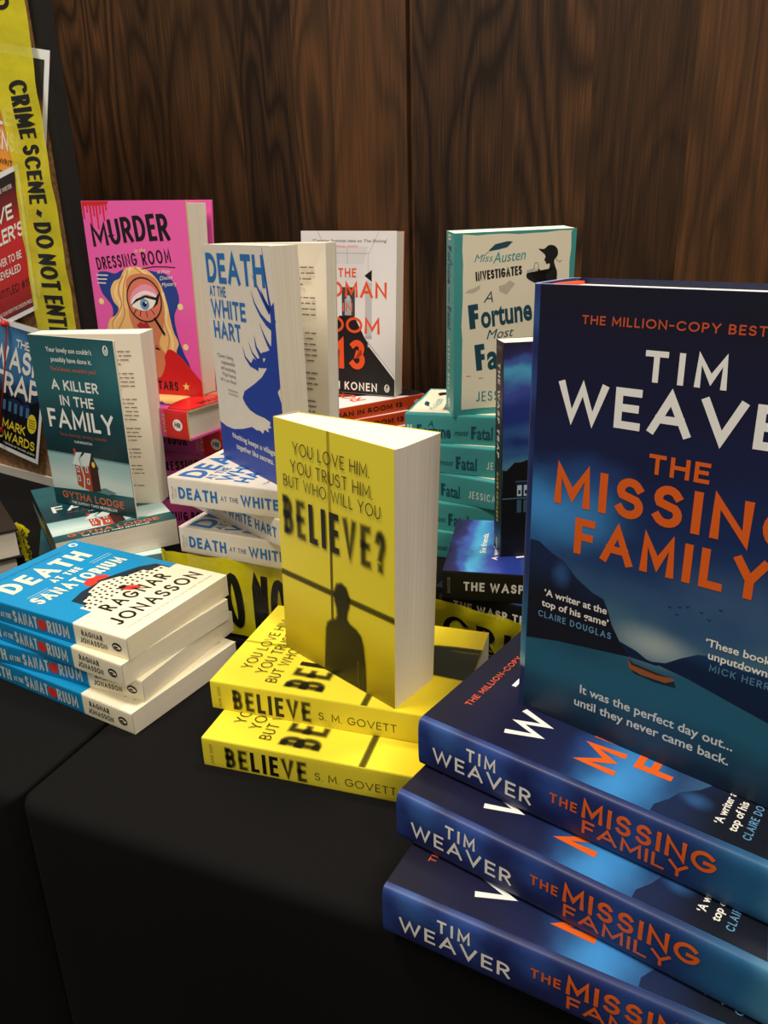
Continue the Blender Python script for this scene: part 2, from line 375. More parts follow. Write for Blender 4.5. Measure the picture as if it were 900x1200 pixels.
def curvy(pts, k=5, closed=True):
    n = len(pts); out = []
    for i in range(n if closed else n - 1):
        a, b, c, d = [Vector(pts[j % n] if closed else pts[min(max(j, 0), n - 1)]) for j in (i - 1, i, i + 1, i + 2)]
        for q in range(k):
            f = q / k; out.append(tuple(0.5 * ((2 * b) + (c - a) * f + (2 * a - 5 * b + 4 * c - d) * f * f + (3 * b - a - 3 * c + d) * f ** 3)))
    return ml(out + ([] if closed else [pts[-1]]))
# ---- yellow paperback
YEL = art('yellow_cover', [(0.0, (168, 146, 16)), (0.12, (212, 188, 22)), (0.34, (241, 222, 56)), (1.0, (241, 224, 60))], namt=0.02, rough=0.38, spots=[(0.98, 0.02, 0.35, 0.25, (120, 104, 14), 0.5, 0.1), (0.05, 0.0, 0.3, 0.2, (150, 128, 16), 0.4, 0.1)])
YELS = ink((241, 223, 58), 0.38, name='yellow_card')
def f_believe(p):
    k = ink(BLACKC, 0.42)
    for x0, w_, c in ((60.8, 3.4, (206, 186, 24)), (61.2, 2.2, (176, 158, 22))): p.poly(ml([(x0, 196), (x0 + w_, 196), (x0 + w_ - 1.0, 49), (x0 - 1.0, 49)]), ink(c, 0.4), 1 if w_ > 3 else 1.5)
    p.poly(ml([(60.8, 105), (63.4, 105), (62.2, 48), (59.6, 48)]), ink((80, 72, 18), 0.4, alpha=0.6), 1.8)
    p.soft(ml([(0, 67.5), (127.8, 70), (127.8, 73.6), (0, 71.2)]), (92, 84, 22), 1.0 * mm, 2, 4)
    body = [(50, 0.2), (52, 22), (53.5, 38), (55.5, 44), (60, 47.5), (65, 50), (67, 54), (66.6, 60), (64.4, 66), (64.4, 74), (67.5, 80.5), (73, 82.5), (78, 80.5), (81, 74), (80.8, 66), (78.3, 60), (77.8, 54.5), (81, 51.5), (88, 49.5), (93, 46), (95.5, 38), (97, 22), (97.6, 0.2)]
    p.soft(ml(body), (34, 31, 12), 1.5 * mm, 5, 5)
    p.soft(ml([(89.5, 0.3), (88.6, 12), (89.4, 24), (90.6, 24), (90.2, 12), (91, 0.3)]), (92, 82, 22), 0.6 * mm, 9, 4)
    caps(p, 'YOU LOVE HIM.', 22.8 * mm, 105 * mm, 171.5 * mm, 9.6 * mm, k, 0.085, 12, 0.17)
    caps(p, 'YOU TRUST HIM.', 19 * mm, 108 * mm, 157 * mm, 9.8 * mm, k, 0.085, 12, 0.17)
    caps(p, 'BUT WHO WILL YOU', 9.5 * mm, 115.2 * mm, 144.3 * mm, 9.3 * mm, k, 0.085, 12, 0.17)
    caps(p, 'BELIEVE?', 7.6 * mm, 120 * mm, 105.3 * mm, 31 * mm, k, 0.155, 12, 0.15, blur={0, 1, 5, 6, 7})
def s_believe(p, T):
    k = ink(BLACKC, 0.42)
    p.at(8.4 * mm, 2.5 * mm, 90); caps(p, 'JUNE 2025', 0, 18 * mm, 0, 2.3 * mm, ink((96, 84, 26), 0.5), 0.11, 2, 0.2); p.at(0, 0)
    caps(p, 'BELIEVE', 19.2 * mm, 84 * mm, 2.6 * mm, 17.4 * mm, k, 0.175, 2, 0.16, blur={0, 1, 5, 6})
    caps(p, 'S. M. GOVETT', 90.4 * mm, 151.6 * mm, 6.4 * mm, 6.6 * mm, k, 0.095, 2, 0.2)
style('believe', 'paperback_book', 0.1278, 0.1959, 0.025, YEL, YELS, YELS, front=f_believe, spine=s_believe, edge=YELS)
# ---- blue and cream paperback
BLU = ink((14, 140, 196), 0.36, name='blue_cover'); CRM = ink((243, 234, 203), 0.42, name='cream_print'); RED = ink((214, 56, 44), 0.4, name='red_print'); BLUD = ink((12, 132, 186), 0.36)
def f_sanat(p):
    k = BLACK
    p.rect(0.1 * mm, 0.1 * mm, 125.9 * mm, 60 * mm, CRM, 1)
    dk = ink((22, 44, 58), 0.4)
    p.poly(ml([(27, 60), (27, 91), (44, 97), (64, 98), (66, 101), (84, 96), (106, 88), (118, 78), (118, 60)]), dk, 1)
    p.oval(67 * mm, 100 * mm, 12.5 * mm, 12.5 * mm, RED, 0.8)
    p.poly(ml([(21, 59), (21, 74), (31, 74), (31, 81), (46, 86), (46, 91), (66, 97), (82, 89), (82, 85), (102, 79), (102, 73), (116, 70), (116, 59)]), CRM, 2)
    for r_, (y, a, b) in enumerate(((89, 49, 80), (83.5, 35, 99), (78, 34, 99), (72, 24, 113), (66.5, 24, 113))):
        x = a
        while x < b: p.rect(x * mm, (y - 1.4) * mm, (x + 2.4) * mm, (y + 1.6) * mm, k, 3); x += 6.2
    p.poly(ml([(63, 66), (64, 70), (67, 72), (70, 71), (73, 66), (76, 60), (75, 56), (69, 55), (65, 60)]), RED, 3.5)
    p.poly(ml([(62, 70), (66, 74.5), (71, 72), (70, 68), (65, 67)]), k, 4)
    caps(p, 'DEATH', 14 * mm, 106 * mm, 148.5 * mm, 26 * mm, CRM, 0.2, 2, 0.16)
    caps(p, 'AT THE', 47 * mm, 80 * mm, 133.5 * mm, 9.5 * mm, CRM, 0.19, 2, 0.2)
    caps(p, 'SANATORIUM', 11 * mm, 113 * mm, 109.5 * mm, 16.5 * mm, CRM, 0.18, 4, 0.14)
    for y in (122, 126, 130): p.rect(14 * mm, y * mm, 36 * mm, (y + 1.1) * mm, ink((150, 200, 220), 0.4), 2)
    for y in (134, 138): p.rect(92 * mm, y * mm, 117 * mm, (y + 1.1) * mm, ink((150, 200, 220), 0.4), 2)
    caps(p, 'RAGNAR', 28 * mm, 102.5 * mm, 45 * mm, 16 * mm, k, 0.15, 6, 0.2)
    caps(p, 'JONASSON', 14 * mm, 117.5 * mm, 20.5 * mm, 16 * mm, k, 0.15, 6, 0.2)
    words(p, 'Is this the best crime writer in the world today? The Times', 14 * mm, 119 * mm, 11.5 * mm, 2.6 * mm, ink((120, 112, 96), 0.5), 0.0, 2)
    words(p, 'Cold case, long buried, one summer', 28 * mm, 98 * mm, 183 * mm, 3 * mm, ink((30, 84, 110), 0.5), 0.0, 2)
    p.oval(116 * mm, 187 * mm, 4.2 * mm, 5 * mm, ink((225, 235, 235), 0.4), 2); p.oval(116 * mm, 186.6 * mm, 2 * mm, 3 * mm, BLU, 3)
def s_sanat(p, T):
    lt = ink((206, 210, 200), 0.45)
    caps(p, 'DEATH', 6 * mm, 43 * mm, 4 * mm, 11.5 * mm, lt, 0.19, 2, 0.14); caps(p, 'AT THE', 46.5 * mm, 60 * mm, 6 * mm, 5 * mm, lt, 0.2, 2, 0.18)
    caps(p, 'SANAT', 63 * mm, 93 * mm, 4 * mm, 11.5 * mm, lt, 0.17, 2, 0.12); caps(p, 'RIUM', 105 * mm, 131 * mm, 4 * mm, 11.5 * mm, lt, 0.17, 2, 0.14)
    p.oval(98.8 * mm, 9.6 * mm, 5.4 * mm, 5.4 * mm, RED, 2)
    caps(p, 'RAGNAR', 146 * mm, 169.5 * mm, 11.2 * mm, 5.0 * mm, BLACK, 0.17, 2, 0.16); caps(p, 'JONASSON', 143.4 * mm, 173.4 * mm, 4.2 * mm, 5.0 * mm, BLACK, 0.17, 2, 0.16)
    penguin(p.at(184.5 * mm, 9.8 * mm, -90), 0, 0, 5.2 * mm, BLACK, CRM, 2); p.at(0, 0)
SNS = art('blue_and_cream_spine', [(0.699, (12, 132, 186)), (0.701, (243, 234, 203))], axis='U', namt=0.0, rough=0.4, smooth=False)
style('sanat', 'paperback_book', 0.126, 0.1959, 0.0198, BLU, SNS, CRM, front=f_sanat, spine=s_sanat, edge=ink((200, 212, 206), 0.5), inside=ink((196, 84, 66), 0.5))
# ---- dark blue hardback
MFM = art('lake_at_night_cover', [(0.0, (14, 34, 56)), (0.06, (22, 62, 88)), (0.14, (30, 92, 118)), (0.22, (34, 92, 118)), (0.29, (64, 104, 128)), (0.36, (48, 84, 122)), (0.45, (26, 56, 104)), (0.56, (16, 38, 88)), (0.68, (13, 24, 66)), (0.8, (12, 14, 52)), (1.0, (9, 9, 34))],
          nscale=(3.2, 5), namt=0.15, rough=0.46, spec=0.42, spots=[(0.5, 0.275, 0.2, 0.06, (176, 190, 186), 0.75, 0.5), (0.06, 0.53, 0.42, 0.12, (64, 150, 222), 0.9, 1.0), (0.22, 0.62, 0.3, 0.06, (36, 74, 140), 0.6, 1.2), (0.75, 0.42, 0.35, 0.08, (70, 104, 140), 0.5, 1.2), (0.2, 0.21, 0.3, 0.05, (20, 70, 92), 0.6, 0.8)])
MFS = art('lake_at_night_spine', [(0.0, (34, 58, 124)), (0.06, (18, 26, 82)), (0.22, (24, 40, 100)), (0.34, (16, 28, 80)), (0.48, (24, 40, 96)), (0.62, (22, 46, 100)), (0.76, (28, 88, 132)), (0.84, (70, 130, 158)), (0.88, (142, 170, 172)), (0.895, (32, 42, 88)), (1.0, (26, 52, 88))],
          axis='U', nscale=(9, 2), namt=0.06, rough=0.46, spec=0.42, spots=[(0.07, 0.8, 0.07, 0.6, (64, 112, 186), 0.55, 1.2), (0.2, 0.75, 0.09, 0.5, (60, 100, 184), 0.65, 1.2), (0.36, 0.7, 0.07, 0.5, (52, 92, 176), 0.55, 1.0), (0.55, 0.6, 0.08, 0.5, (44, 84, 160), 0.5, 1.0)])
ORG = ink((226, 96, 22), 0.42, name='orange_print'); OFFW = ink((244, 243, 238), 0.45)
MTN = art('mountain_print', [(0.0, (8, 14, 24)), (0.3, (8, 14, 30)), (0.42, (16, 34, 72)), (0.6, (18, 44, 90))], nscale=(5, 7), namt=0.12, rough=0.46, spec=0.42, spots=[(0.13, 0.38, 0.05, 0.04, (46, 92, 150), 0.7, 1.6)])
HIL = art('far_hill_print', [(0.0, (10, 22, 44)), (0.25, (14, 34, 64)), (0.3, (22, 58, 96))], namt=0.02, rough=0.34)
def f_missing(p):
    p.poly(ml([(0.3, 49), (0.3, 112), (6, 112), (14, 107), (22, 104), (30, 96), (40, 90), (47, 88), (50, 82), (53, 74), (58, 66), (64, 59), (64, 58.5), (40, 55.5), (20, 53)]), MTN, 1)
    p.poly(ml([(58, 66), (68, 63.5), (74, 60.5), (80, 60), (80, 58.8), (64, 58.8)]), HIL, 1.4)
    p.poly(ml([(76, 60), (84, 62), (92, 68), (100, 73), (108, 74.5), (122, 72), (136, 74), (156, 82), (156, 44), (120, 52), (96, 57.5)]), HIL, 1)
    p.poly(ml([(63.5, 57.5), (67, 55.5), (80, 54.6), (88.5, 54.6), (90, 53.4), (85, 50.4), (72, 50.2), (65, 51.6)]), ink((150, 84, 44), 0.4), 2); p.poly(ml([(63.5, 57.5), (67, 55.5), (80, 54.6), (88.5, 54.6), (80, 53.4), (66, 54.4)]), ink((58, 34, 28), 0.4), 2.5)
    p.poly(ml([(66, 51.4), (72, 50.1), (85, 50.3), (89.6, 53), (91, 49.6), (80, 48.6), (68, 49.6)]), ink((16, 40, 56), 0.4, alpha=0.7), 1.6)
    for x, y in ((83, 95), (88, 96.5), (87, 92), (92, 98), (99, 97), (103, 94), (108, 101)): p.poly(ml([(x - 1.2, y + .5), (x, y - .2), (x + 1.4, y + .7), (x + .1, y - .9)]), ink((20, 30, 44), 0.5), 1.5)
    p_o = ORG
    caps(p, 'THE MILLION-COPY BESTSELLER', 24.3 * mm, 136 * mm, 233.6 * mm, 4.4 * mm, ink((206, 84, 44), 0.42), 0.17, 2, 0.24)
    caps(p, 'TIM', 58.5 * mm, 97.5 * mm, 208.6 * mm, 15 * mm, OFFW, 0.19, 2, 0.34)
    caps(p, 'WEAVER', 13.5 * mm, 145 * mm, 183.8 * mm, 20.6 * mm, OFFW, 0.19, 2, 0.2)
    caps(p, 'THE', 65 * mm, 95 * mm, 163.4 * mm, 10.2 * mm, p_o, 0.2, 2, 0.22)
    caps(p, 'MISSING', 14 * mm, 143 * mm, 137.2 * mm, 21.8 * mm, p_o, 0.2, 2, 0.22)
    caps(p, 'FAMILY', 27.5 * mm, 127 * mm, 110.6 * mm, 20.8 * mm, p_o, 0.2, 2, 0.2)
    words(p, '\u2018A writer at the', 11 * mm, 49.5 * mm, 79.6 * mm, 4.3 * mm, WHITE, 0.018, 2); words(p, 'top of his game\u2019', 9.5 * mm, 51 * mm, 72.6 * mm, 4.3 * mm, WHITE, 0.018, 2)
    caps(p, 'CLAIRE DOUGLAS', 7.6 * mm, 53 * mm, 65.3 * mm, 4.0 * mm, ink((96, 150, 190), 0.42), 0.15, 2, 0.24)
    words(p, '\u2018These books are', 103 * mm, 146 * mm, 79.6 * mm, 4.3 * mm, WHITE, 0.018, 2); words(p, 'unputdownable\u2019', 105 * mm, 145 * mm, 72.8 * mm, 4.3 * mm, WHITE, 0.018, 2)
    caps(p, 'MICK HERRON', 106.4 * mm, 144 * mm, 66 * mm, 4.0 * mm, ink((84, 128, 160), 0.42), 0.15, 2, 0.24)
    words(p, 'It was the perfect day out...', 37 * mm, 123 * mm, 24.8 * mm, 5.6 * mm, ink((206, 214, 214), 0.45), 0.016, 2); words(p, 'until they never came back.', 34 * mm, 122 * mm, 15.6 * mm, 5.6 * mm, ink((206, 214, 214), 0.45), 0.016, 2)
def s_missing(p, T):
    k = T / 0.0337
    caps(p, 'TIM', 34.4 * mm, 54 * mm, 19.6 * mm * k, 8.6 * mm, WHITE, 0.17, 2, 0.3); caps(p, 'WEAVER', 10.8 * mm, 77 * mm, 8.4 * mm * k, 10.0 * mm, WHITE, 0.16, 2, 0.24)
    caps(p, 'THE', 88 * mm, 104 * mm, 17.2 * mm * k, 6.4 * mm, ORG, 0.18, 2, 0.24); caps(p, 'MISSING', 106.8 * mm, 176 * mm, 16.4 * mm * k, 12.0 * mm, ORG, 0.18, 2, 0.2)
    caps(p, 'FAMILY', 107.6 * mm, 163.5 * mm, 6.2 * mm * k, 9.0 * mm, ORG, 0.18, 2, 0.2)
    p.poly(ml([(214, 3), (219, 2.6), (233, 4.4), (235, 6), (226, 6.6), (216, 6)]), ink((168, 92, 46), 0.4), 2)
ENDP = ink((70, 84, 140), 0.5, name='endpaper'); JEDGE = ink((150, 160, 200), 0.5)
def x_headband(root, xf, W, H, T):
    mb = MB(xf); n = 10; v = []
    for i in range(n + 1):
        d = 0.004 + (T - 0.008) * i / n; b = 0.004 * (1 - (2 * i / n - 1) ** 2)
        for z in (H - 0.0032, H - 0.0012): v += [(0.0012 - b, d, z), (0.0042 - b, d, z)]
    f = []
    for i in range(n):
        a, b = 4 * i, 4 * i + 4
        f += [(a, a + 2, b + 2, b), (a + 1, b + 1, b + 3, a + 3), (a + 2, a + 3, b + 3, b + 2), (a, b, b + 1, a + 1)]
    f += [(0, 1, 3, 2), (4 * n, 4 * n + 2, 4 * n + 3, 4 * n + 1)]
    mb.mesh(v, f, ink((232, 92, 52), 0.6)); o = mb.build('headband', root); o['label'] = 'orange woven headband'
style('missing', 'hardback_book', 0.156, 0.2521, 0.0337, MFM, MFS, ink((18, 30, 66), 0.36), hard=True, inside=ENDP, edge=JEDGE, bulge=0.006, bn=4.2, nseg=20, front=f_missing, spine=s_missing)
# ---- white and blue paperback with a stag
NAVY = ink((26, 62, 160), 0.4, name='royal_blue_print'); DBL = ink((24, 110, 180), 0.42, name='title_blue')
HWH = art('linen_white_cover', [(0.0, (222, 214, 200)), (0.5, (228, 220, 207)), (1.0, (222, 214, 200))], nscale=(14, 22), namt=0.6, rough=0.5)
def f_hart(p):
    b = NAVY
    p.poly(ml([(129, 160), (121, 154), (121.5, 140), (118, 121), (108, 118), (101, 116.5), (94, 112), (107, 112), (103, 108.5), (92, 107.5), (84, 110), (78, 104), (94, 102.5), (108, 104), (97, 95), (82, 87), (60, 77), (55, 70), (60, 65), (68, 61), (80, 59), (96, 58.5), (106, 56.5), (104, 53), (107, 52), (100, 49.5), (102, 46.5), (93, 47.5), (90, 43), (84, 45), (78, 44), (69, 45.5), (50, 40), (30, 36), (14, 36), (0.2, 38.5), (0.2, 0.2), (129, 0.2)]), b, 1)
    def tine(pts, w0): 
        n = len(pts); l = []; r_ = []
        for i, q in enumerate(pts):
            a = Vector(pts[max(i - 1, 0)]); c_ = Vector(pts[min(i + 1, n - 1)]); t = (c_ - a).normalized(); nn = Vector((-t.y, t.x)) * (w0 * (i / (n - 1)) / 2 + 0.2)
            l.append(tuple(Vector(q) + nn)); r_.append(tuple(Vector(q) - nn))
        p.poly(ml(l + r_[::-1]), b, 1.6)
    tine([(115.5, 202), (117, 190), (118.5, 176), (120.5, 162), (124, 150), (128, 143)], 5)
    tine([(90, 167), (95, 157), (104, 148), (114, 142), (123, 139)], 6)
    tine([(94, 180), (101, 172), (110, 162), (121, 151)], 5); tine([(108, 169), (113, 161), (121, 152)], 5)
    tine([(101, 141), (107, 132), (113, 125), (120, 119)], 5); tine([(89, 130), (91, 120), (98, 113)], 5)
    tine([(77, 123), (83, 114), (92, 108.5), (102, 111)], 4.5); tine([(65, 118), (68, 109), (77, 103.5), (92, 102)], 5)
    p.poly(ml([(124, 86), (129, 90), (129, 77)]), HWH, 2)
    caps(p, 'DEATH', 5.6 * mm, 117 * mm, 170.4 * mm, 25.6 * mm, DBL, 0.2, 3, 0.13); caps(p, 'AT THE', 7.2 * mm, 41 * mm, 158.6 * mm, 9 * mm, DBL, 0.17, 3, 0.14)
    caps(p, 'WHITE', 7.6 * mm, 77 * mm, 139.8 * mm, 16 * mm, DBL, 0.19, 3, 0.13); caps(p, 'HART', 8.6 * mm, 64 * mm, 120.6 * mm, 15.8 * mm, DBL, 0.19, 3, 0.14)
    g = ink((120, 114, 112), 0.5)
    for i, (t_, x0, x1) in enumerate((('\u2018Clever, funny,', 9, 44), ('suspenseful', 17, 45), ('and surprising.', 15, 46), ('I\u2019ll go home,', 17, 46), ('it\u2019s so fine\u2019', 12, 46))): words(p, t_, x0 * mm, x1 * mm, (103 - 5.6 * i) * mm, 3.6 * mm, g, 0.0, 3)
    p.rect(25 * mm, 73 * mm, 47 * mm, 74.6 * mm, ink((188, 182, 174), 0.5), 3); p.rect(26 * mm, 69.5 * mm, 47 * mm, 71 * mm, ink((188, 182, 174), 0.5), 3)
    words(p, 'Nothing keeps a village', 26 * mm, 110 * mm, 27 * mm, 5.4 * mm, WHITE, 0.012, 3); words(p, 'together like secrets.', 32 * mm, 106 * mm, 17.6 * mm, 5.4 * mm, WHITE, 0.012, 3)
def s_hart(p, T):
    k = T / 0.0267; g = ink((140, 134, 122), 0.5)
    p.at(5.2 * mm, 6 * mm * k, 90); words(p, 'March', 0, 12 * mm * k, 0, 2.4 * mm, g, 0.0, 2); p.at(8.8 * mm, 7 * mm * k, 90); caps(p, '2025', 0, 9 * mm * k, 0, 2.2 * mm, g, 0.13); p.at(0, 0)
    caps(p, 'DEATH', 11 * mm, 54 * mm, 6.8 * mm * k, 11.4 * mm * k, DBL, 0.2, 2, 0.14); caps(p, 'AT THE', 57.5 * mm, 76.4 * mm, 9.8 * mm * k, 4.6 * mm * k, ink((60, 100, 150), 0.45), 0.14, 2, 0.2)
    caps(p, 'WHITE HART', 79.3 * mm, 158 * mm, 7.6 * mm * k, 10.4 * mm * k, DBL, 0.2, 2, 0.16)
    p.oval(188 * mm, T / 2, 5 * mm, 5 * mm, NAVY, 2)
style('hart', 'paperback_book', 0.1292, 0.2032, 0.0267, HWH, HWH, HWH, front=f_hart, spine=s_hart, edge=WHITE)
# ---- white and black paperback with a hotel corridor
COR = art('corridor_print', [(0.0, (214, 212, 210)), (0.6, (228, 226, 224)), (1.0, (222, 220, 220))], namt=0.05, rough=0.4, spots=[(0.5, 0.75, 0.35, 0.3, (202, 200, 200), 0.5, 0.3)])
ORW = ink((230, 84, 34), 0.42, name='orange_title')
def f_room(p):
    g, g2, dk, k = ink((190, 188, 188), 0.42), ink((170, 168, 168), 0.42), ink((66, 64, 66), 0.42), BLACK
    p.poly(ml([(30, 180), (92, 180), (86, 160), (38, 160)]), ink((208, 206, 206), 0.42), 1); p.line(ml([(36, 172), (92, 172)]), 0.9 * mm, g2, 1.4); p.line(ml([(24, 197), (40, 165)]), 0.8 * mm, g2, 1.4); p.line(ml([(106, 197), (92, 170), (92, 60)]), 0.8 * mm, g, 1.4); p.line(ml([(64, 180), (64, 160)]), 0.8 * mm, g2, 1.4)
    p.poly(ml([(88, 70), (97, 70), (97, 138), (88, 138)]), g, 1.6); p.poly(ml([(88, 70), (97, 70), (97, 74), (88, 74)]), g2, 1.8)
    p.poly(ml([(87, 146), (97, 153), (97, 139)]), k, 1.6)
    p.poly(ml([(0.3, 0.3), (0.3, 22), (37, 66), (52, 97), (73, 97), (88, 70), (94, 63), (128.5, 22), (128.5, 0.3)]), ink((26, 24, 25), 0.4), 1.2)
    for o_, c in ((0, (236, 234, 232)), (3, (200, 198, 198))): p.line(ml([(93, 62 + o_), (128.4, 22 + o_)]), 1.5 * mm, ink(c, 0.42), 2 + o_ * 0.1)
    p.rect(56 * mm, 97 * mm, 74 * mm, 132 * mm, dk, 1.4); p.rect(60 * mm, 98 * mm, 69 * mm, 118 * mm, g2, 1.8); p.oval(65 * mm, 119 * mm, 2.6 * mm, 3.2 * mm, g, 2)
    words(p, '\u2018Creative, feminist take on The Shining\u2019', 16 * mm, 117 * mm, 185 * mm, 3.4 * mm, ink((70, 66, 66), 0.5), 0.004, 2); words(p, 'CRIMINAL PARTS', 42 * mm, 78 * mm, 178.6 * mm, 2.8 * mm, ORW, 0.0, 2)
    caps(p, 'THE', 51.5 * mm, 76 * mm, 144 * mm, 10.6 * mm, ORW, 0.17, 4, 0.2); caps(p, 'WOMAN', 12 * mm, 117 * mm, 120 * mm, 18.6 * mm, ORW, 0.17, 4, 0.18)
    caps(p, 'IN', 57 * mm, 70.6 * mm, 102.4 * mm, 10.6 * mm, ink((206, 110, 84), 0.42), 0.17, 4, 0.24); caps(p, 'ROOM', 18 * mm, 108 * mm, 76.5 * mm, 19.4 * mm, ORW, 0.17, 4, 0.16)
    caps(p, '13', 46 * mm, 88 * mm, 31 * mm, 37 * mm, ORW, 0.2, 4, 0.22); caps(p, 'H KONEN', 45 * mm, 104.6 * mm, 4.2 * mm, 10.4 * mm, WHITE, 0.17, 4, 0.22)
    penguin(p, 118.3 * mm, 9.6 * mm, 5 * mm, ink((226, 222, 216), 0.45), BLACK, 3)
def s_room(p, T):
    caps(p, 'THE WOMAN IN ROOM 13', 16 * mm, 163 * mm, 0.31 * T, 0.36 * T, BLACK, 0.2, 2, 0.22)
    penguin(p.at(186 * mm, T / 2, -90), 0, 0, 4.5 * mm, WHITE, ORW, 2); p.at(0, 0)
style('room', 'paperback_book', 0.145, 0.2215, 0.01932, COR, ink((208, 74, 30), 0.4, name='orange_spine'), ORW, front=f_room, spine=s_room, su=0.145 / 0.1293, sv=0.2215 / 0.198, edge=WHITE)
# ---- teal and cream paperback
TEAL = ink((66, 152, 150), 0.42, name='teal_cover'); INKT = ink((26, 72, 88), 0.45, name='dark_teal_print'); FCR = ink((238, 228, 202), 0.45)
def f_fortune(p):
    rn = random.Random(5); e = []
    for i in range(13): e.append((8.5 + rn.uniform(-0.7, 0.7), 8 + 187 * i / 12))
    for i in range(1, 9): e.append((8.5 + 118.5 * i / 8, 194 + rn.uniform(-1, 1)))
    for i in range(12, -1, -1): e.append((127 + rn.uniform(-0.8, 0.8) - 1.5, 8 + 185 * i / 12))
    for i in range(7, 0, -1): e.append((8.5 + 118.5 * i / 8, 8 + rn.uniform(-0.7, 0.7)))
    p.poly(ml(e), FCR, 1)
    words(p, 'Miss', 21 * mm, 41 * mm, 167 * mm, 8 * mm, TEAL, 0.0, 2, 0.3); p.at(41 * mm, 165 * mm, 4); words(p, 'Austen', 0, 36 * mm, 0, 11 * mm, TEAL, 0.006, 2, 0.3); p.at(0, 0)
    p.poly(ml([(36, 178), (43, 184), (56, 186.5), (62, 186), (56, 180.5), (46, 178.5), (38, 177.4)]), INKT, 2); p.line(ml([(31, 173), (42, 181)]), 0.5 * mm, INKT, 2.4)
    p.at(23 * mm, 147.6 * mm, 5); caps(p, 'INVESTIGATES', 0, 50.5 * mm, 0, 9.6 * mm, BLACK, 0.19, 2, 0.12); p.at(0, 0)
    for q in ([(11, 136), (20, 135.5), (27, 139), (28, 144), (22, 141), (15, 139)], [(49, 136), (57, 132), (66, 143), (60, 147), (55, 143), (48, 141.5)]): p.poly(ml(q), ink((196, 186, 166), 0.5), 2)
    caps(p, 'A', 32 * mm, 42 * mm, 125 * mm, 11.5 * mm, INKT, 0.12, 2, tilt=0.25)
    p.at(17.2 * mm, 97.3 * mm, 6); caps(p, 'F', 0, 11 * mm, 0, 26 * mm, INKT, 0.25, 2); words(p, 'ortune', 13 * mm, 70 * mm, 0, 24 * mm, INKT, 0.03, 2); p.at(0, 0)
    p.at(36 * mm, 85.5 * mm, 4); words(p, 'Most', 0, 31 * mm, 0, 10.5 * mm, INKT, 0.0, 2, 0.35); p.at(0, 0)
    p.at(25.4 * mm, 51.3 * mm, 6); caps(p, 'F', 0, 11 * mm, 0, 29 * mm, INKT, 0.23, 2); words(p, 'atal', 13 * mm, 52 * mm, 0, 28 * mm, INKT, 0.03, 2); p.at(0, 0)
    for x, y in ((14, 45.5), (28, 42.6)): p.rect(x * mm, y * mm, (x + 5) * mm, (y + 0.9) * mm, RED, 2)
    caps(p, 'JESSICA BULL', 25.5 * mm, 108 * mm, 16.2 * mm, 11.6 * mm, ink((50, 132, 138), 0.45), 0.12, 2, 0.2)
    k = BLACK
    p.poly(curvy([(90, 177.4), (96, 177), (101, 180.5), (107, 180), (111, 176), (111.5, 170), (108, 165), (109, 160), (112, 152), (112, 138), (116, 120), (122, 90), (124, 55), (86, 55), (92, 90), (97, 120), (100, 138), (96, 141.5), (88, 147), (80, 153.5), (78, 151), (80, 147), (92, 141), (101, 142), (99, 150), (95, 153), (92, 157), (90.5, 155), (94, 149), (100, 151), (103, 158), (103, 162), (99.5, 161.5), (98.4, 164), (96.8, 166), (98, 168.4), (97, 171.5)], 3), k, 2)
    p.line([(x * mm, y * mm) for x, y in arc(88.5, 159.5, 2.4, 4.2, 0, 360, 16)], 0.5 * mm, k, 2.5); p.line(ml([(110, 166), (114, 163), (116, 165)]), 0.5 * mm, k, 2.6)
    p.poly(ml([(78, 156), (86, 158), (86, 150), (80, 146)]), ink((190, 182, 168), 0.5), 1.8)
def s_fortune(p, T):
    k = T / 0.0334; d = INKT
    caps(p, 'A', 27 * mm, 33 * mm, 19.5 * mm * k, 7 * mm * k, d, 0.14, 2, tilt=0.25)
    caps(p, 'F', 14 * mm, 19.5 * mm, 7 * mm * k, 14.5 * mm * k, d, 0.21, 2); words(p, 'ortune', 20.6 * mm, 53.5 * mm, 7 * mm * k, 14.5 * mm * k, d, 0.03, 2)
    words(p, 'most', 57.5 * mm, 74 * mm, 10.5 * mm * k, 7 * mm * k, d, 0.004, 2, 0.35)
    caps(p, 'F', 77 * mm, 82.5 * mm, 7 * mm * k, 15.0 * mm * k, d, 0.21, 2); words(p, 'atal', 83.6 * mm, 101.5 * mm, 7 * mm * k, 15 * mm * k, d, 0.02, 2)
    caps(p, 'JESSICA BULL', 113 * mm, 170 * mm, 9.5 * mm * k, 9 * mm * k, ink((214, 222, 204), 0.45), 0.13, 2, 0.2)
    p.oval(184 * mm, T * 0.48, 5.2 * mm, 5.2 * mm, ink((220, 226, 210), 0.45), 2); caps(p.at(184 * mm, T * 0.48, 0), 'U', -2.4 * mm, 2.4 * mm, -2.6 * mm, 5.2 * mm, TEAL, 0.16, 3); p.at(0, 0)
    p.rect(2.5 * mm, T * 0.3, 4.6 * mm, T * 0.62, ink((210, 222, 210), 0.45), 2); p.rect(6 * mm, T * 0.3, 8.1 * mm, T * 0.62, ink((210, 222, 210), 0.45), 2)
style('fortune', 'paperback_book', 0.131, 0.1965, 0.0334, TEAL, TEAL, TEAL, front=f_fortune, spine=s_fortune, edge=ink((120, 196, 196), 0.45))
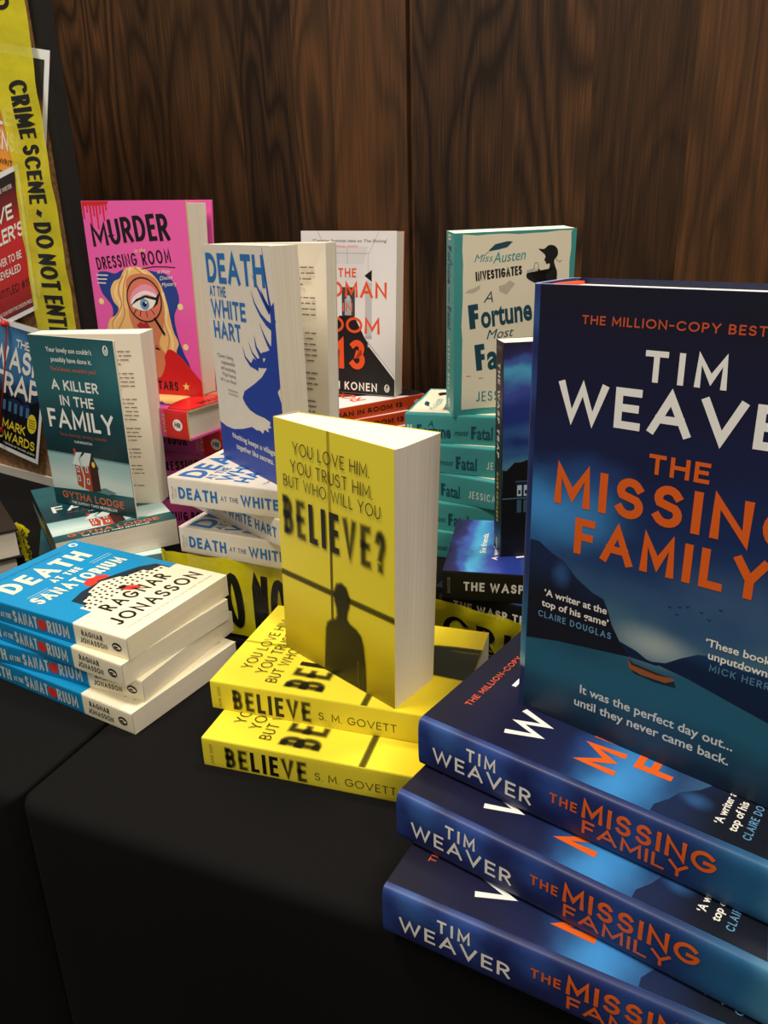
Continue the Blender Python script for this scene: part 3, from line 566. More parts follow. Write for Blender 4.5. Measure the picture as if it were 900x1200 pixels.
# ---- dark paperback with a lake house
WSK = art('stormy_sky_cover', [(0.0, (8, 8, 14)), (0.3, (9, 10, 18)), (0.43, (70, 122, 158)), (0.5, (44, 84, 140)), (0.58, (24, 46, 116)), (0.7, (30, 48, 128)), (0.78, (60, 74, 160)), (0.87, (78, 164, 210)), (0.92, (62, 90, 170)), (0.96, (44, 40, 92)), (1.0, (34, 30, 62))], nscale=(3, 5), namt=0.2, rough=0.36,
          spots=[(0.2, 0.6, 0.5, 0.06, (60, 110, 170), 0.55, 1.6), (0.75, 0.85, 0.35, 0.08, (60, 150, 200), 0.6, 1.6), (0.95, 0.46, 0.2, 0.06, (150, 196, 204), 0.6, 0.8)])
WBK = ink((20, 19, 21), 0.38, name='black_spine')
def f_wasp(p):
    k = ink((9, 9, 12), 0.4)
    p.poly(ml([(0.3, 0.3), (0.3, 90), (4, 89), (8, 93), (12, 97), (18, 97), (24, 99), (30, 96), (36, 92), (40, 88), (44, 80), (133, 80), (133, 0.3)]), k, 1)
    wl, wn = ink((66, 84, 120), 0.4), ink((170, 196, 210), 0.4)
    p.rect(0.5 * mm, 60.2 * mm, 133 * mm, 61.4 * mm, ink((70, 100, 130), 0.4), 2)
    p.poly(ml([(26, 78), (46, 92), (98, 92), (112, 78)]), ink((24, 30, 54), 0.4), 1.6); p.rect(14 * mm, 62 * mm, 116 * mm, 78 * mm, ink((20, 28, 52), 0.4), 1.8); p.rect(13 * mm, 77.4 * mm, 117 * mm, 78.4 * mm, wl, 2)
    for x in (15, 21.5, 28.5, 38, 50, 62, 74, 86, 98): p.rect(x * mm, 63 * mm, (x + 4.4) * mm, 74 * mm, wn, 2.4); p.rect((x + 1) * mm, 65 * mm, (x + 3.4) * mm, 69 * mm, ink((30, 36, 60), 0.4), 2.8); p.rect(x * mm, 46 * mm, (x + 4.4) * mm, 59 * mm, ink((52, 84, 110), 0.4), 2.4)
    words(p, 'Six friends.', 45 * mm, 97 * mm, 173 * mm, 6 * mm, WHITE, 0.012, 2); words(p, 'A weekend away.', 30 * mm, 112 * mm, 160 * mm, 6 * mm, WHITE, 0.012, 2)
    caps(p, 'WASP', 38 * mm, 108 * mm, 126 * mm, 16 * mm, WHITE, 0.2, 3, 0.16); caps(p, 'TRAP', 44 * mm, 104 * mm, 106 * mm, 17 * mm, WHITE, 0.2, 3, 0.16)
    caps(p, 'MARK EDWARDS', 46 * mm, 120 * mm, 16 * mm, 13 * mm, ink((224, 200, 40), 0.42), 0.18, 3, 0.16)
def s_wasp(p, T):
    k = T / 0.0309; g = ink((226, 224, 216), 0.45)
    p.at(7.5 * mm, 7 * mm * k, 90); caps(p, '31/07/25', 0, 17 * mm * k, 0, 2.6 * mm, ink((150, 148, 142), 0.5), 0.13, 2, 0.2); p.at(0, 0)
    caps(p, 'THE WASP TRAP', 20.4 * mm, 112 * mm, 11 * mm * k, 9.4 * mm * k, g, 0.2, 2, 0.18)
    caps(p, 'MARK EDWARDS', 127 * mm, 178 * mm, 12 * mm * k, 7 * mm * k, ink((214, 190, 80), 0.45), 0.17, 2, 0.2)
    p.oval(201 * mm, T / 2, 6 * mm, 3.6 * mm, g, 2); p.oval(201 * mm, T / 2, 4.6 * mm, 2.4 * mm, WBK, 3); p.rect(198 * mm, T / 2 - 0.8 * mm, 204 * mm, T / 2 + 0.8 * mm, g, 4)
style('wasp', 'paperback_book', 0.1335, 0.2105, 0.0309, WSK, WBK, WBK, front=f_wasp, spine=s_wasp, edge=WBK)
# ---- pink hardback with a magnifying glass
PNK = ink((232, 94, 172), 0.34, name='pink_cover'); RDJ = ink((206, 36, 36), 0.32, name='red_jacket')
def f_murder(p):
    k = BLACK; nv = ink((36, 62, 140), 0.36); bl, bl2 = ink((236, 190, 120), 0.4), ink((206, 146, 76), 0.4); sk, sk2 = ink((208, 128, 88), 0.4), ink((176, 92, 66), 0.4)
    p.poly(ml([(0.5, 214.5), (37, 214.5), (35, 211.5), (20, 210), (8, 210.5), (0.5, 209)]), RDJ, 2)
    for x, y in ((2, 196), (7, 203), (11.5, 188), (16, 199), (20, 185), (24.5, 201), (29, 194), (33, 205)):
        p.poly(ml([(x - 1.3, 211.5), (x + 1.3, 211.5), (x + 0.9, y + 3), (x + 1.2, y + 1), (x, y - 0.6), (x - 1.2, y + 1), (x - 0.9, y + 3)]), RDJ, 2.4)
    p.poly(curvy([(10, 136), (22, 139), (34, 137), (48, 142), (74, 142), (90, 140), (104, 137), (114, 124), (116, 108), (108, 92), (110, 70), (116, 50), (122, 34), (110, 20), (22, 30), (12, 60), (22, 84), (24, 100), (12, 116)]), nv, 1)
    p.poly(curvy([(60, 145), (48, 142), (40, 132), (31, 128), (25, 118), (27, 106), (33, 98), (28, 90), (18, 84), (14, 70), (22, 60), (16, 48), (24, 34), (46, 30), (60, 60), (92, 40), (100, 33), (107, 40), (106, 52), (110, 62), (105, 74), (102, 90), (100, 106), (94, 126), (84, 138), (72, 144)]), bl, 2)
    lt = ink((246, 214, 156), 0.4)
    for q in ([(56, 143), (46, 132), (40, 118), (42, 100)], [(36, 124), (31, 114), (36, 102), (34, 92), (24, 82), (22, 70)], [(96, 116), (98, 98), (96, 84), (102, 66), (100, 48)], [(66, 143), (78, 136), (88, 124)]): p.line(curvy(q, 5, False), 3.4 * mm, lt, 2.6)
    for q in ([(44, 134), (36, 120), (38, 104), (32, 92), (22, 80), (24, 62)], [(52, 140), (44, 124), (41, 108), (40, 90), (28, 72)], [(90, 124), (95, 106), (94, 84), (98, 68), (94, 52)], [(62, 144), (76, 134), (84, 122)]): p.line(curvy(q, 5, False), 1.7 * mm, bl2, 3)
    p.poly(curvy([(50, 132), (47, 108), (48, 84), (56, 66), (62, 56), (62, 44), (56, 30), (90, 30), (92, 46), (84, 60), (92, 80), (94, 106), (90, 130), (72, 138)]), sk, 4)
    p.poly(ml([(80, 60), (86, 46), (86, 30), (78, 30), (76, 50)]), sk2, 5)
    p.oval(70 * mm, 109 * mm, 22.5 * mm, 24 * mm, ink((218, 120, 96), 0.36), 5)
    p.poly(curvy([(50, 106), (56, 118), (70, 126), (82, 124), (90, 114), (84, 116), (72, 114), (60, 108)]), ink((232, 150, 176), 0.36), 6)
    p.poly(curvy([(51, 103), (56, 112), (70, 119), (83, 117), (88, 112), (72, 115), (60, 109)]), ink((240, 226, 226), 0.36), 6.6); p.poly(curvy([(52, 102), (60, 110), (72, 113), (86, 110), (80, 101), (70, 97), (60, 98)]), WHITE, 7)
    p.oval(70 * mm, 104 * mm, 6.2 * mm, 6.2 * mm, ink((110, 150, 190), 0.3), 8); p.oval(70 * mm, 104 * mm, 2.8 * mm, 2.8 * mm, k, 9); p.oval(72 * mm, 106 * mm, 1.2 * mm, 1.2 * mm, WHITE, 10)
    p.poly(ml([(50, 101), (59, 109.5), (72, 114), (86, 112), (93, 120), (88, 106), (81, 100), (86, 109), (72, 111.6), (60, 107)]), k, 9)
    for x, y, x2, y2 in ((58, 98, 54, 93), (64, 96.5, 62, 91), (71, 96, 72, 90), (78, 98.5, 82, 93)): p.line(ml([(x, y), (x2, y2)]), 0.8 * mm, k, 9.4)
    p.line([(x * mm, y * mm) for x, y in arc(70, 109, 23, 24.5, 0, 360, 30)], 1.4 * mm, k, 10); p.line(ml([(82, 88), (92, 72)]), 3 * mm, k, 10)
    p.poly(ml([(56, 80), (62, 84), (66, 82), (70, 84), (74, 79), (66, 75), (60, 76)]), ink((176, 40, 48), 0.3), 11); p.oval(81 * mm, 53 * mm, 3 * mm, 2.2 * mm, k, 11)
    p.poly(ml([(0.5, 0.5)]) + curvy([(0.5, 30), (20, 40), (48, 44), (70, 30), (84, 36), (96, 54), (112, 46), (126, 30), (135.6, 20)], 5, False) + ml([(135.6, 0.5)]), RDJ, 12)
    p.poly(curvy([(58, 44), (66, 52), (84, 52), (90, 40), (85, 26), (78, 20), (68, 30)]), sk, 13)
    for x, y in ((10, 105), (117, 103), (119, 58), (14, 70)): p.oval(x * mm, y * mm, 3.6 * mm, 3.6 * mm, ink((238, 220, 150), 0.4), 2)
    st = [(115 + (5 if i % 2 == 0 else 2.1) * math.sin(math.pi * i / 5), 12 + (5 if i % 2 == 0 else 2.1) * math.cos(math.pi * i / 5)) for i in range(10)]; p.poly(ml(st), ink((240, 206, 130), 0.4), 13)
    p.at(9.5 * mm, 166 * mm, 5); x = 0
    for c, h_, dy in (('M', 24, 0), ('U', 27, 0), ('R', 27, 1), ('D', 27, 1), ('E', 28, 0), ('R', 28, -1)):
        wd_ = {'M': 22, 'U': 15, 'R': 14, 'D': 15, 'E': 11}[c]; caps(p, c, x * mm, (x + wd_) * mm, dy * mm, h_ * mm, k, 0.17, 3); x += wd_ + 2.6
    p.at(64 * mm, 160 * mm, 4); words(p, 'in the', 0, 15 * mm, 0, 5 * mm, ink((240, 200, 150), 0.4), 0.01, 3, 0.3)
    p.at(11 * mm, 140.5 * mm, 6.5); caps(p, 'DRESSING', 0, 56 * mm, 0, 13.6 * mm, k, 0.14, 3, 0.13); caps(p, 'ROOM', 63 * mm, 101 * mm, -1 * mm, 14.5 * mm, k, 0.14, 3, 0.16); p.line(ml([(60, -4.5), (75, -3.4), (92, -5), (104, -7)]), 1.0 * mm, k, 3)
    p.at(92 * mm, 130 * mm, 6); words(p, 'A Misty', 0, 18 * mm, 8 * mm, 4 * mm, FCR, 0.0, 3, 0.3); words(p, 'Divine', 2 * mm, 19 * mm, 1 * mm, 4.4 * mm, FCR, 0.0, 3, 0.3); words(p, 'Mystery', 3 * mm, 23 * mm, -6 * mm, 4.4 * mm, FCR, 0.0, 3, 0.3); p.at(0, 0)
    for i in range(3): p.rect(8 * mm, (134 - 4.4 * i) * mm, (24 - 2 * i) * mm, (135.4 - 4.4 * i) * mm, ink((230, 214, 206), 0.4), 3)
    caps(p, 'HOLLY STARS', 30 * mm, 104 * mm, 6 * mm, 10.6 * mm, k, 0.18, 14, 0.14)
def s_murder(p, T):
    k = T / 0.0313; dk = ink((34, 14, 24), 0.4)
    caps(p, 'MURDER', 10 * mm, 62 * mm, 9 * mm * k, 14 * mm * k, dk, 0.18, 2, 0.12); words(p, 'in the', 65 * mm, 76 * mm, 12 * mm * k, 6 * mm * k, dk, 0.0, 2)
    caps(p, 'DRESSING ROOM', 79 * mm, 158 * mm, 10 * mm * k, 11 * mm * k, dk, 0.17, 2, 0.14)
    g = ink((226, 170, 110), 0.4); p.at(175 * mm, 6 * mm * k, 90); caps(p, 'HOLLY', 0, 20 * mm * k, 0, 3.6 * mm, g, 0.2); p.at(182 * mm, 6 * mm * k, 90); caps(p, 'STARS', 0, 20 * mm * k, 0, 4.4 * mm, g, 0.2); p.at(0, 0)
    p.oval(200 * mm, T / 2, 7 * mm, 7 * mm, WHITE, 2); caps(p.at(200 * mm, T / 2, -8), 'HR', -4.4 * mm, 4.4 * mm, -3 * mm, 6 * mm, dk, 0.2, 3, 0.1); p.at(0, 0)
MSB = art('pink_to_red_spine', [(0.83, (214, 86, 158)), (0.85, (206, 36, 36))], axis='U', nscale=(4, 3), namt=0.02, rough=0.32, smooth=False)
style('murder', 'hardback_book', 0.149, 0.2264, 0.03534, PNK, MSB, PNK, su=0.149 / 0.136, sv=0.2264 / 0.215, hard=True, inside=ink((240, 214, 170), 0.5), edge=ink((226, 200, 130), 0.35, name='gilt_edge'), bulge=0.002, bn=3, nseg=10, front=f_murder, spine=s_murder)
# ---- teal paperback with a split house
KIL = art('teal_night_cover', [(0.0, (18, 62, 66)), (0.1, (22, 76, 80)), (0.33, (14, 48, 56)), (0.5, (18, 60, 68)), (0.75, (30, 92, 98)), (1.0, (30, 84, 92))], nscale=(4, 6), namt=0.12, rough=0.24, spots=[(0.95, 0.85, 0.4, 0.2, (52, 120, 126), 0.5, 0.6)])  # pale spot at top right paints the glossy sheen into the cover colour
KFL = art('pale_floor_print', [(0.0, (120, 158, 158)), (0.16, (196, 214, 208)), (0.3, (150, 186, 184)), (0.34, (120, 160, 164))], nscale=(1.5, 14), namt=0.06, rough=0.28)
def f_killer(p):
    wh = ink((228, 230, 222), 0.4); orr = ink((196, 96, 58), 0.4); k = ink((24, 22, 20), 0.35)
    p.poly(ml([(0.3, 19), (0.3, 65), (128.8, 64), (128.8, 25), (60, 23)]), KFL, 1)
    p.line(ml([(0.3, 64), (128.6, 63)]), 1.0 * mm, ink((86, 130, 134), 0.4), 1.6)
    p.poly(ml([(66, 24), (86, 30), (104, 26), (90, 22)]), ink((92, 124, 126), 0.4), 2)
    br, br2 = ink((170, 66, 44), 0.4), ink((58, 30, 24), 0.4)
    p.poly(ml([(43, 54), (43, 28), (52, 25), (54, 40), (51, 52)]), br, 3); p.poly(ml([(54, 51), (56, 40), (54, 25), (66, 22.5), (66, 54)]), br, 3); p.poly(ml([(66, 54), (66, 22.5), (79, 25), (79, 52), (72, 66)]), br2, 3)
    p.poly(ml([(39, 53), (48, 68), (58, 69), (50, 60), (52, 52)]), ink((214, 222, 218), 0.4), 4); p.poly(ml([(54, 52), (53, 60), (62, 69), (72, 69), (66, 53)]), ink((206, 216, 212), 0.4), 4); p.rect(44 * mm, 64 * mm, 48 * mm, 72 * mm, br, 3.6); p.line(ml([(66, 53), (72, 67), (80, 52)]), 1.2 * mm, k, 4.4)
    for x, y in ((45, 44), (45, 33), (59, 45), (59, 31)): p.rect(x * mm, y * mm, (x + 4) * mm, (y + 7) * mm, wh, 5); p.rect((x + 1) * mm, (y + 1) * mm, (x + 3) * mm, (y + 6) * mm, br2, 6)
    p.oval(73 * mm, 56 * mm, 2.6 * mm, 3.4 * mm, ink((236, 190, 60), 0.4), 5)
    words(p, 'Your lovely son couldn\u2019t', 26 * mm, 96 * mm, 181 * mm, 5.4 * mm, wh, 0.012, 2); words(p, 'possibly have done it.', 32 * mm, 94 * mm, 170.5 * mm, 5.4 * mm, wh, 0.012, 2); words(p, 'You\u2019d know, wouldn\u2019t you?', 28 * mm, 99 * mm, 160.5 * mm, 4.6 * mm, orr, 0.008, 2)
    caps(p, 'A KILLER', 26 * mm, 98 * mm, 139 * mm, 11.5 * mm, wh, 0.19, 3, 0.16); caps(p, 'IN THE', 36 * mm, 88 * mm, 121.5 * mm, 11.5 * mm, wh, 0.19, 3, 0.16); caps(p, 'FAMILY', 12 * mm, 114 * mm, 94.5 * mm, 22 * mm, wh, 0.17, 3, 0.14)
    words(p, 'Tense, haunting, twisting, masterful', 26 * mm, 100 * mm, 86 * mm, 4 * mm, ink((150, 76, 52), 0.4), 0.004, 2); words(p, 'CLARE MACKINTOSH', 48 * mm, 76 * mm, 79 * mm, 3 * mm, wh, 0.004, 2)
    caps(p, 'GYTHA LODGE', 14 * mm, 112 * mm, 8.5 * mm, 9 * mm, orr, 0.19, 3, 0.16); caps(p, 'THE SUNDAY TIMES BESTSELLER', 28 * mm, 100 * mm, 3 * mm, 3.2 * mm, wh, 0.18, 3, 0.2)
    penguin(p, 117 * mm, 187 * mm, 5.4 * mm, wh, INKT, 2)
def s_killer(p, T):
    wh = ink((200, 210, 206), 0.4); caps(p, 'A KILLER IN THE FAMILY', 12 * mm, 118 * mm, T * 0.36, T * 0.3, wh, 0.19, 2, 0.16); caps(p, 'GYTHA LODGE', 126 * mm, 172 * mm, T * 0.38, T * 0.24, ink((196, 96, 58), 0.4), 0.19, 2, 0.16)
style('killer', 'paperback_book', 0.1291, 0.198, 0.0308, KIL, ink((16, 44, 50), 0.3, name='dark_teal_spine'), ink((90, 160, 166), 0.35), front=f_killer, spine=s_killer, edge=ink((120, 168, 168), 0.4))
# ---- plain black hardback
DRK = ink((36, 30, 28), 0.4, name='black_cloth_cover')
style('dark', 'hardback_book', 0.14, 0.215, 0.034, DRK, DRK, DRK, hard=True, inside=ink((30, 26, 24), 0.5), edge=DRK, bulge=0.002, bn=3)
# ------------------------------------------------------------------ the room
AX = Vector((-0.27181, 0.45747, 0)); DE = math.radians(-22.7)
ED = Vector((math.cos(DE), math.sin(DE), 0)); NN = Vector((-ED.y, ED.x, 0))
def tb(e, n, z=0.0): return tuple(AX + ED * e + NN * n + Vector((0, 0, z)))     # along the table edge, away from the edge, height
def plane_box(name, e0, e1, n0, n1, z0, z1, m_):
    mb = MB(); mb.hexa([tb(e0, n0, z0), tb(e1, n0, z0), tb(e1, n1, z0), tb(e0, n1, z0), tb(e0, n0, z1), tb(e1, n0, z1), tb(e1, n1, z1), tb(e0, n1, z1)], m_)
    return tag(mb.build(name), None, None, kind='structure')
def carpet():
    mt, nt, b = bsdf_mat('dark_carpet'); tc = nt.nodes.new('ShaderNodeTexCoord'); no = nt.nodes.new('ShaderNodeTexNoise'); no.inputs['Scale'].default_value = 90; nt.links.new(tc.outputs['Object'], no.inputs['Vector'])
    r_ = nt.nodes.new('ShaderNodeValToRGB'); nt.links.new(no.outputs['Fac'], r_.inputs[0]); r_.color_ramp.elements[0].color = (*lin((40, 34, 32)), 1); r_.color_ramp.elements[1].color = (*lin((70, 60, 54)), 1)
    nt.links.new(r_.outputs[0], b.inputs['Base Color']); b.inputs['Roughness'].default_value = 0.95
    return mt
plane_box('floor', -2.6, 2.8, -2.0, 0.93, -0.05, 0.0, carpet())
def wood():
    """dark stained vertical planks; u = metres along the wall, v = height"""
    mt, nt, b = bsdf_mat('dark_plank_wall'); L = nt.links.new
    tc = nt.nodes.new('ShaderNodeTexCoord'); sx = nt.nodes.new('ShaderNodeSeparateXYZ'); L(tc.outputs['UV'], sx.inputs[0]); U, V = sx.outputs[0], sx.outputs[1]
    edges = [-0.98, -0.80, -0.64, -0.495, -0.29, -0.20, -0.135, -0.015, 0.06, 0.136, 0.238, 0.360, 0.50, 0.64, 0.80, 1.0]
    tones = [0.5, 0.62, 0.62, 0.55, 0.36, 0.66, 0.78, 0.46, 0.5, 0.62, 0.5, 0.78, 0.6, 0.7, 0.5, 0.6]
    def step_ramp(vals):
        t = math_node(nt, 'MULTIPLY', math_node(nt, 'ADD', U, 1.0), 0.5); r_ = nt.nodes.new('ShaderNodeValToRGB'); r_.color_ramp.interpolation = 'CONSTANT'; L(t, r_.inputs[0])
        el = r_.color_ramp.elements
        while len(el) < len(edges): el.new(0.5)
        for q, x, v in zip(el, edges, vals): q.position = max(0.0, (x + 1) * 0.5); q.color = (v, v, v, 1)
        return r_.outputs[0]
    tone = step_ramp(tones); rn = random.Random(11); seed = step_ramp([rn.random() for _ in edges])
    # butt joints between boards
    j = math_node(nt, 'FLOOR', math_node(nt, 'ADD', math_node(nt, 'MULTIPLY', V, 0.5), math_node(nt, 'MULTIPLY', seed, 7.0)))
    cx = nt.nodes.new('ShaderNodeCombineXYZ')
    L(math_node(nt, 'ADD', U, math_node(nt, 'MULTIPLY', seed, 9.0)), cx.inputs[0]); L(V, cx.inputs[1]); L(math_node(nt, 'MULTIPLY', j, 3.7), cx.inputs[2])
    mp = nt.nodes.new('ShaderNodeMapping'); mp.inputs['Scale'].default_value = (11, 1.7, 1); L(cx.outputs[0], mp.inputs[0])
    n1 = nt.nodes.new('ShaderNodeTexNoise'); n1.inputs['Scale'].default_value = 1.0; n1.inputs['Detail'].default_value = 1.5; n1.inputs['Distortion'].default_value = 0.35; L(mp.outputs[0], n1.inputs['Vector'])
    ring = math_node(nt, 'SINE', math_node(nt, 'MULTIPLY', n1.outputs['Fac'], 75.0))
    mp2 = nt.nodes.new('ShaderNodeMapping'); mp2.inputs['Scale'].default_value = (420, 10, 1); L(cx.outputs[0], mp2.inputs[0])
    n2 = nt.nodes.new('ShaderNodeTexNoise'); n2.inputs['Scale'].default_value = 1.0; n2.inputs['Detail'].default_value = 5; L(mp2.outputs[0], n2.inputs['Vector'])
    mp3 = nt.nodes.new('ShaderNodeMapping'); mp3.inputs['Scale'].default_value = (9, 2.2, 1); L(cx.outputs[0], mp3.inputs[0])
    n3 = nt.nodes.new('ShaderNodeTexNoise'); n3.inputs['Scale'].default_value = 1.0; L(mp3.outputs[0], n3.inputs['Vector'])
    wav = math_node(nt, 'MULTIPLY', math_node(nt, 'ADD', seed, 0.35), 0.75)
    ring = math_node(nt, 'MULTIPLY', math_node(nt, 'SUBTRACT', math_node(nt, 'POWER', math_node(nt, 'ADD', math_node(nt, 'MULTIPLY', ring, 0.5), 0.5), 0.6), 0.55), math_node(nt, 'MULTIPLY', wav, 2.2))
    g = math_node(nt, 'ADD', math_node(nt, 'MULTIPLY', ring, math_node(nt, 'MULTIPLY', n2.outputs['Fac'], 0.42)), math_node(nt, 'MULTIPLY', n2.outputs['Fac'], 0.7))
    g = math_node(nt, 'ADD', g, math_node(nt, 'MULTIPLY', math_node(nt, 'SUBTRACT', n3.outputs['Fac'], 0.5), 0.5))
    g = math_node(nt, 'ADD', g, math_node(nt, 'SUBTRACT', tone, 0.62))
    r_ = nt.nodes.new('ShaderNodeValToRGB'); L(g, r_.inputs[0]); el = r_.color_ramp.elements
    el[0].position = 0.0; el[0].color = (*lin((30, 20, 13)), 1); el[1].position = 0.85; el[1].color = (*lin((94, 61, 34)), 1); e2 = el.new(0.35); e2.color = (*lin((58, 39, 23)), 1)
    L(r_.outputs[0], b.inputs['Base Color']); b.inputs['Roughness'].default_value = 0.55; b.inputs['Specular IOR Level'].default_value = 0.15
    bp = nt.nodes.new('ShaderNodeBump'); bp.inputs['Strength'].default_value = 0.25; bp.inputs['Distance'].default_value = 0.001; L(g, bp.inputs['Height']); L(bp.outputs[0], b.inputs['Normal'])
    return mt
mb = MB(); wm = wood(); WN = 0.87
prof = [(-2.6, 0), (-0.027, 0), (-0.022, 0.001), (-0.018, 0.004), (-0.0155, 0.012), (-0.012, 0.012), (-0.010, 0.003), (2.8, 0.003)]
for i in range(len(prof) - 1):
    (a, da), (c, dc) = prof[i], prof[i + 1]
    mb.poly([tb(a, WN + da, 0), tb(c, WN + dc, 0), tb(c, WN + dc, 2.8), tb(a, WN + da, 2.8)], wm, [(a, -TZ), (c, -TZ), (c, 2.06), (a, 2.06)])
mb.poly([tb(2.8, WN + 0.003, 0), tb(2.8, WN + 0.06, 0), tb(2.8, WN + 0.06, 2.8), tb(2.8, WN + 0.003, 2.8)], wm); mb.poly([tb(-2.6, WN + 0.06, 0), tb(-2.6, WN, 0), tb(-2.6, WN, 2.8), tb(-2.6, WN + 0.06, 2.8)], wm)
mb.poly([tb(2.8, WN + 0.06, 0), tb(-2.6, WN + 0.06, 0), tb(-2.6, WN + 0.06, 2.8), tb(2.8, WN + 0.06, 2.8)], wm)
tag(mb.build('wall_back'), None, None, kind='structure')

# ------------------------------------------------------------------ two cloth covered tables
def cloth_mat():
    mt, nt, b = bsdf_mat('black_tablecloth'); tc = nt.nodes.new('ShaderNodeTexCoord'); no = nt.nodes.new('ShaderNodeTexNoise'); no.inputs['Scale'].default_value = 900; nt.links.new(tc.outputs['Object'], no.inputs['Vector'])
    r_ = nt.nodes.new('ShaderNodeValToRGB'); nt.links.new(no.outputs['Fac'], r_.inputs[0]); r_.color_ramp.elements[0].color = (*lin((8, 8, 9)), 1); r_.color_ramp.elements[1].color = (*lin((17, 16, 16)), 1)
    nt.links.new(r_.outputs[0], b.inputs['Base Color']); b.inputs['Roughness'].default_value = 0.85; b.inputs['Specular IOR Level'].default_value = 0.12
    bp = nt.nodes.new('ShaderNodeBump'); bp.inputs['Strength'].default_value = 0.15; bp.inputs['Distance'].default_value = 0.0004; nt.links.new(no.outputs['Fac'], bp.inputs['Height']); nt.links.new(bp.outputs[0], b.inputs['Normal'])
    return mt
CLM = cloth_mat()
def tablecloth(name, e0, e1, n0, n1, label, seed):
    """cloth over a table: flat top, rounded shoulder, hanging skirt with shallow folds, all in one sheet"""
    rn = random.Random(seed); R = 0.012
    rows = [(0, TZ)] if False else []
    prof = [(-R, 0.0)] + [(-R + R * math.sin(math.radians(a)), -R + R * math.cos(math.radians(a))) for a in (15, 30, 45, 60, 75, 90)] + [(0.002, -0.1), (0.004, -0.25), (0.006, -0.45), (0.008, -TZ + 0.004)]
    # outline sampled all the way round with rounded corners
    pts = []; rc = 0.0135
    def edge(a, b, n): 
        for i in range(n): t = i / n; pts.append((a[0] + (b[0] - a[0]) * t, a[1] + (b[1] - a[1]) * t))
    cs = [(e0, n0), (e1, n0), (e1, n1), (e0, n1)]
    outs = [((0, -1)), ((1, 0)), ((0, 1)), ((-1, 0))]
    samples = []
    for k in range(4):
        a, b = Vector(cs[k]), Vector(cs[(k + 1) % 4]); o_ = Vector(outs[k]); d_ = (b - a).normalized(); L_ = (b - a).length; n = int(L_ / 0.02)
        for i in range(n + 1):
            samples.append((a + d_ * (rc + (L_ - 2 * rc) * i / n), o_))
        o2 = Vector(outs[(k + 1) % 4])
        for i in (1, 2, 3):
            t = i / 4; dirv = (o_ * (1 - t) + o2 * t).normalized(); cen = b - d_ * rc - o2 * 0 ; cen = Vector(b) - (o_ + o2) * rc
            samples.append((cen + dirv * rc, dirv))
    fr = [rn.uniform(0, 6.28) for _ in range(4)]
    mb = MB(); v = []; N = len(samples); M = len(prof)
    for i, (q, o_) in enumerate(samples):
        s = i * 0.02
        for (off, z) in prof:
            fold = max(0.0, min(1.0, (-z - 0.02) / 0.4)); wv = (math.sin(s * 17 + fr[0]) + 0.6 * math.sin(s * 31 + fr[1])) * 0.006 * fold * (1 - abs(o_.x))
            kx = 1.0 - 0.7 * abs(o_.x); off = off * kx if off < 0 else off * (1 - abs(o_.x)); z = z * kx if z > -R - 1e-6 else z
            p_ = q + o_ * (off + wv); v.append(tb(p_.x, p_.y, TZ + z))
    f = []
    for i in range(N):
        j_ = (i + 1) % N
        for k in range(M - 1): f.append((i * M + k + 1, j_ * M + k + 1, j_ * M + k, i * M + k))
    mb.mesh(v, f, CLM, smooth=True)
    mb.poly([v[i * M] for i in range(N)], CLM, smooth=True)
    return tag(mb.build(name), label, 'tablecloth')
tablecloth('tablecloth', 0.0015, 1.75, 0.0, 0.74, 'black tablecloth under the yellow and dark blue stacks, right of the seam', 1)
tablecloth('tablecloth', -1.75, -0.0015, 0.0, 0.74, 'black tablecloth left of the seam, under the blue and cream stack', 2)

# ------------------------------------------------------------------ books, nearest stack first
def rel(o, src): return o
G = {}
def lie(sty, name_group, o, yaw, label, **kw):
    key = (sty, kw.get('T'))
    S = STY[sty]; T = kw.get('T') or S.T
    if key in G:
        ya = math.radians(yaw); c, s = math.cos(ya), math.sin(ya)
        r = copy_thing(G[key], (o[0] + c * S.H / 2 - s * S.W / 2, o[1] + s * S.H / 2 + c * S.W / 2, TZ + o[2]), yaw)
    else:
        r = make_book(sty, 'lie', o, yaw, **kw); G[key] = r
    return tag(r, label, 'book', name_group)
def stand(sty, group, o, yaw, p, r, label, **kw): return tag(make_book(sty, 'std', o, yaw, p, r, **kw), label, 'book', group)

# dark blue hardbacks, right foreground
g = 'dark blue hardbacks with a lake cover'
STY['missing'].extra = None
lie('missing', g, (0.0207, 0.4068, 0.0674), -38.0, 'dark blue hardback lying on top of the front stack, under the standing one', extra=x_headband)
lie('missing', g, (0.0059, 0.3819, 0.0337), -36.9, 'dark blue hardback in the middle of the three lying at front right', extra=x_headband)
lie('missing', g, (-0.0043, 0.3447, 0.0), -29.7, 'bottom dark blue hardback of the front stack, overhanging the table edge', extra=x_headband)
stand('missing', g, (0.0827, 0.4139, 0.1011), -41.4, -0.7, -0.5, 'dark blue hardback standing upright with orange title and a small boat', T=0.043, extra=x_headband)
